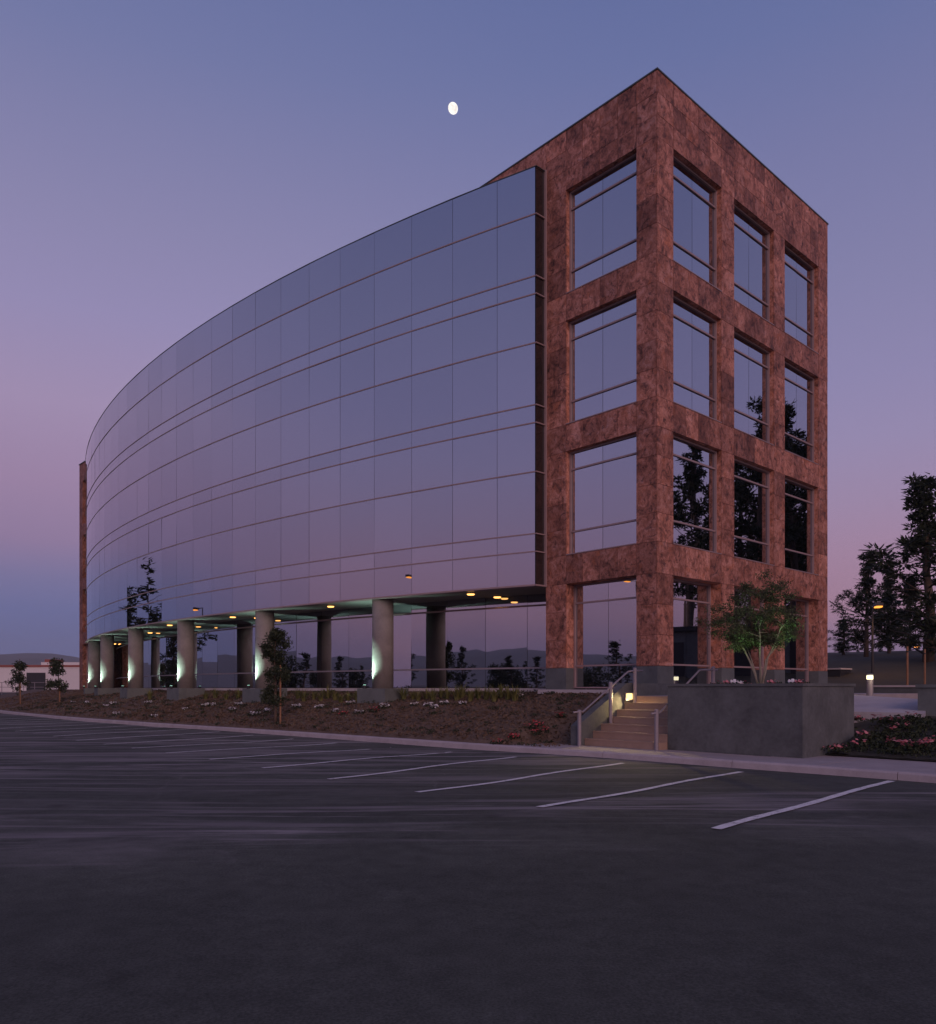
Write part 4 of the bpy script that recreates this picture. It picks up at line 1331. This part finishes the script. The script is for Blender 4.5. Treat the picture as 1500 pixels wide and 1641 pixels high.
# a low flat-roofed building right of the frame, mirrored in the tower's ground floor windows
pm_ = mirror_R(1125, 1003, 25, 0.38)
gz_ = ground_z(pm_) - 0.4
sh = thing('service_building', 'low dark flat-roofed building mirrored in the tower ground floor windows', 'building', (pm_.x, pm_.y, gz_), R_(14))
hs_ = pm_.z - gz_
part('wall', MB().box(0, 7, -9, 9, 0, hs_ - 0.25), 'dark_granite', sh)
part('roof_edge', MB().box(-0.25, 7.25, -9.25, 9.25, hs_ - 0.249, hs_), 'dark_metal', sh)
for k in range(4): part('door', MB().box(-0.06, -0.003, -7.5 + k * 4.2, -5.2 + k * 4.2, 0.1, hs_ - 0.9), 'dark_metal', sh)

# ------------------------------------------------------------------ lamps
def street_lamp(label, p, gz, col_mat, watts, col, rz=0.0, arm=1.0):
    t = thing('street_lamp', label, 'street lamp', (p.x, p.y, gz), rz, 'sodium street lamps')
    H = p.z - gz
    part('pole', MB().lathe([(0.09, -0.2), (0.075, 0.3), (0.045, H + 0.15)], 12, (arm, 0)), 'dark_metal', t)
    part('arm', MB().box(0.2, arm, -0.04, 0.04, H + 0.09, H + 0.15), 'grey_metal', t)
    part('lamp_head', MB().prism([(-0.36, -0.17), (0.3, -0.17), (0.3, 0.17), (-0.36, 0.17)], H + 0.04, H + 0.2), 'dark_metal', t)
    part('lens', MB().prism([(-0.31, -0.14), (0.2, -0.14), (0.2, 0.14), (-0.31, 0.14)], H - 0.03, H + 0.037), col_mat, t)
    spot(t, (-0.05, 0, H - 0.06), (-0.05, 0, 0), watts, col, 140, 0.5, 0.12)
SOD = (1.0, 0.45, 0.12)
p = pix(1407, 973, 42); street_lamp('sodium street lamp glowing orange in front of the pointed pine', p, ground_z(p), 'sodium_lamp', 120, SOD, R_(78))
p = pix(1469, 1037, 84); street_lamp('distant sodium street lamp near the right edge, low between the pines', p, ground_z(p), 'sodium_lamp', 120, SOD, 2.0)
def mirror_L(px_, py_, dist, dep):
    dirw = Vector(((px_ - CX) / F, 1, (HY - py_) / F)); o_ = Vector((0, 0, EYE)); n_ = U
    tt = ((CORNER + U * dep) - o_).dot(n_) / dirw.dot(n_)
    h_ = o_ + dirw * tt; r_ = dirw - 2 * dirw.dot(n_) * n_
    return h_ + r_.normalized() * dist
p = mirror_L(1019, 932, 42, 0.8); street_lamp('sodium street lamp left of the lot, mirrored in the ground floor tower window', p, 0.0, 'sodium_lamp', 120, SOD, 4.1)
p = mirror_arc(311, 977, 30, 0); street_lamp('sodium street lamp left of the lot, mirrored above the soffit in the curved glass', p, 0.0, 'sodium_lamp', 120, SOD, 5.3)

# bollard light on the terrace edge
p = L2W(8.3, -2.72, TZ - 0.01)
p = pix(1394, 1112, 25.5); p.z = 1.36
bo = thing('bollard_light', 'lit bollard light standing at the top of the pale ramp', 'bollard', p, TH)
part('post', MB().lathe([(0.10, -0.05), (0.10, 0.48), (0.085, 0.50)], 20), 'rail_paint', bo, smooth=False)
part('lens', MB().lathe([(0.085, 0.501), (0.098, 0.52), (0.098, 0.62), (0.085, 0.64)], 20), 'bollard_lamp', bo)
part('cap', MB().lathe([(0.105, 0.641), (0.105, 0.665), (0.06, 0.69)], 20), 'grey_metal', bo)
point(bo, (-0.25, -0.25, 0.55), 3, (1.0, 0.85, 0.5), 0.08)

# ------------------------------------------------------------------ background at the right: walls, posts, cabinet
gw1 = thing('garden_wall', 'low dark wall at the right edge beside the ramp', 'wall', pix(1480, HY, 19.5) - Vector((0, 0, EYE)), TH)
q = W2L(gw1.location)
part('wall_body', MB().box(-0.4, 2.5, -2.4, 0.0, 0.3, 1.60), 'pedestal_concrete', gw1)
part('wall_cap', MB().box(-0.44, 2.54, -2.44, 0.04, 1.601, 1.68), 'pedestal_concrete', gw1)
lw = thing('low_wall', 'long low wall with a pale cap beyond the bollard light', 'wall', L2W(15.0, -9.5, 0), TH)
part('wall_body', MB().box(0, 0.3, 0, 9.3, 0.9, 1.62), 'dark_granite', lw)
part('wall_cap', MB().box(-0.05, 0.35, -0.05, 9.35, 1.621, 1.70), 'sill_concrete', lw)
for n, (x, y0, y1, d) in enumerate(((1454, 1036, 1114, 34), (1482, 1040, 1100, 38))):
    p = pix(x, y1, d); gz = min(ground_z(p), p.z)
    t = thing('tree_stake', ('tan wooden post standing behind the ramp' if n == 0 else 'tan wooden post near the right edge beneath the tallest pine'), 'post', (p.x, p.y, gz), 0, 'tan wooden posts')
    part('shaft', MB().tube([(0, 0, -0.2), (0, 0, pix(x, y0, d).z - gz)], [0.05, 0.045], 10), 'stake_wood', t)
    part('tie', MB().lathe([(0.056, pix(x, y0, d).z - gz - 0.25), (0.056, pix(x, y0, d).z - gz - 0.2)], 10), 'dark_metal', t)
p = pix(1340, 1085, 44); gz = ground_z(p)
cb = thing('utility_cabinet', 'dark utility cabinet with a pale top behind the tower', 'cabinet', (p.x, p.y, gz), TH)
Hc = pix(1340, 1071, 44).z - gz
part('cabinet_body', MB().box(-0.7, 0.7, -0.5, 0.5, -0.1, Hc - 0.08), 'dark_metal', cb)
part('cabinet_top', MB().box(-0.76, 0.76, -0.56, 0.56, Hc - 0.079, Hc), 'sill_concrete', cb)
for k in (-0.35, 0.35): part('cabinet_door', MB().box(k - 0.32, k + 0.32, -0.53, -0.501, 0.1, Hc - 0.16), 'dark_metal', cb)

# ------------------------------------------------------------------ background at the left: warehouse, fence, hills
dw = 115.0
p0w, p1w = pix(-60, 1110, dw), pix(128, 1110, dw)
wh = thing('warehouse', 'long low white warehouse with a red roof edge behind the lot', 'building', ((p0w.x + p1w.x) / 2, dw, 0.85))
hw = (p1w.x - p0w.x) / 2
zt_ = pix(0, 1069, dw).z - 0.85
part('wall', MB().box(-hw - 20, hw, 0, 25, -1, zt_), 'white_stucco', wh)
part('roof_edge', MB().box(-hw - 20.1, hw + 0.1, -0.12, 25.1, zt_ + 0.001, zt_ + 0.30), 'red_trim', wh)
for (x0, x1, y0, y1) in ((43, 73, 1078, 1112),):
    part('loading_door', MB().box(pix(x0, 0, dw).x - wh.location.x, pix(x1, 0, dw).x - wh.location.x, -0.09, -0.003, -0.8, pix(0, y0, dw).z - 0.85), 'dark_metal', wh)
part('rooftop_unit', MB().box(pix(48, 0, dw).x - wh.location.x, pix(68, 0, dw).x - wh.location.x, 4, 6, zt_ + 0.3, pix(0, 1055, dw).z - 0.85), 'red_trim', wh)
part('parapet', MB().box(pix(66, 0, dw).x - wh.location.x, hw + 0.05, -0.05, -0.004, zt_ - 0.2, zt_ + 0.7), 'white_stucco', wh)
fn = thing('fence', 'thin pale railing in front of the white warehouse', 'fence', (pix(30, HY, 80).x, 80, 0.9))
for k in range(9):
    part('post', MB().tube([(-5 + k * 1.1, 0, -0.2), (-5 + k * 1.1, 0, 1.25)], [0.03, 0.03], 6), 'rail_paint', fn)
for z in (0.25, 0.75, 1.22): part('rail_bar', MB().box(-5.1, 3.9, -0.025, 0.025, z - 0.025, z + 0.025), 'rail_paint', fn)

def hills(name, prof, D, depth, mat):
    # a ridge built as terrain: azimuth (degrees from view axis) -> height
    mb = MB()
    azs = [prof[0][0] + (prof[-1][0] - prof[0][0]) * k / 160 for k in range(161)]
    for az in azs:
        hgt = smooth_interp(az, prof)
        hgt += 5 * vnoise(az * 0.8, D * 0.01) + 3 * vnoise(az * 2.9, 3)
        hgt = max(hgt, 2)
        for k, f_ in enumerate((0, 0.35, 0.75, 1.0, 0.6, -0.1)):
            r = D + depth * (k - 3) / 3
            r *= 1 + 0.03 * vnoise(az * 0.5 + k, k)
            mb.v.append((math.sin(R_(az)) * r, math.cos(R_(az)) * r, -3 + hgt * f_))
    for i in range(160):
        for j in range(5):
            q = i * 6 + j
            mb.f.append((q, q + 1, q + 7, q + 6))
    return struct(name, mb, mat, smooth=True)
hills('hills', [(-150, 60), (-120, 110), (-100, 95), (-85, 110), (-70, 85), (-55, 75), (-40, 60), (-32, 78), (-28, 92), (-24, 70), (-15, 60), (0, 70), (20, 80), (40, 60), (70, 50)], 2300, 500, 'far_hill')

# ------------------------------------------------------------------ moon
mp_ = pix(726, 173.5, 4200)
mn = MB()
seg_, rg = 32, 16
Rm = 7.7 / F * 4200
for i in range(rg + 1):
    th_ = math.pi * i / rg
    for j in range(seg_):
        an = 2 * math.pi * j / seg_
        mn.v.append((Rm * math.sin(th_) * math.cos(an), Rm * math.sin(th_) * math.sin(an), Rm * 1.14 * math.cos(th_)))
for i in range(rg):
    for j in range(seg_):
        a = i * seg_ + j; b = i * seg_ + (j + 1) % seg_
        mn.f.append((a, a + seg_, b + seg_, b))
mo = link('moon', mn.mesh('moon', 'moon_surface', True), None, mp_)
mo.rotation_euler = (0, R_(-22), 0)
tag(mo, 'bright gibbous moon high in the dusk sky', 'moon')

# ------------------------------------------------------------------ evening air
m, nt, bs = new_mat('evening_air')
nt.nodes.remove(bs)
pv = node(nt, 'ShaderNodeVolumePrincipled')
pv.inputs['Color'].default_value = (0.9, 0.92, 1.0, 1); pv.inputs['Density'].default_value = 0.00022
nt.links.new(pv.outputs[0], nt.nodes['Material Output'].inputs['Volume'])
hz = struct('haze', MB().box(-3300, 3300, -3300, 3300, -6, 190), 'evening_air', kind='stuff')
tag(hz, 'thin evening haze over the lot and the far hills', 'haze')
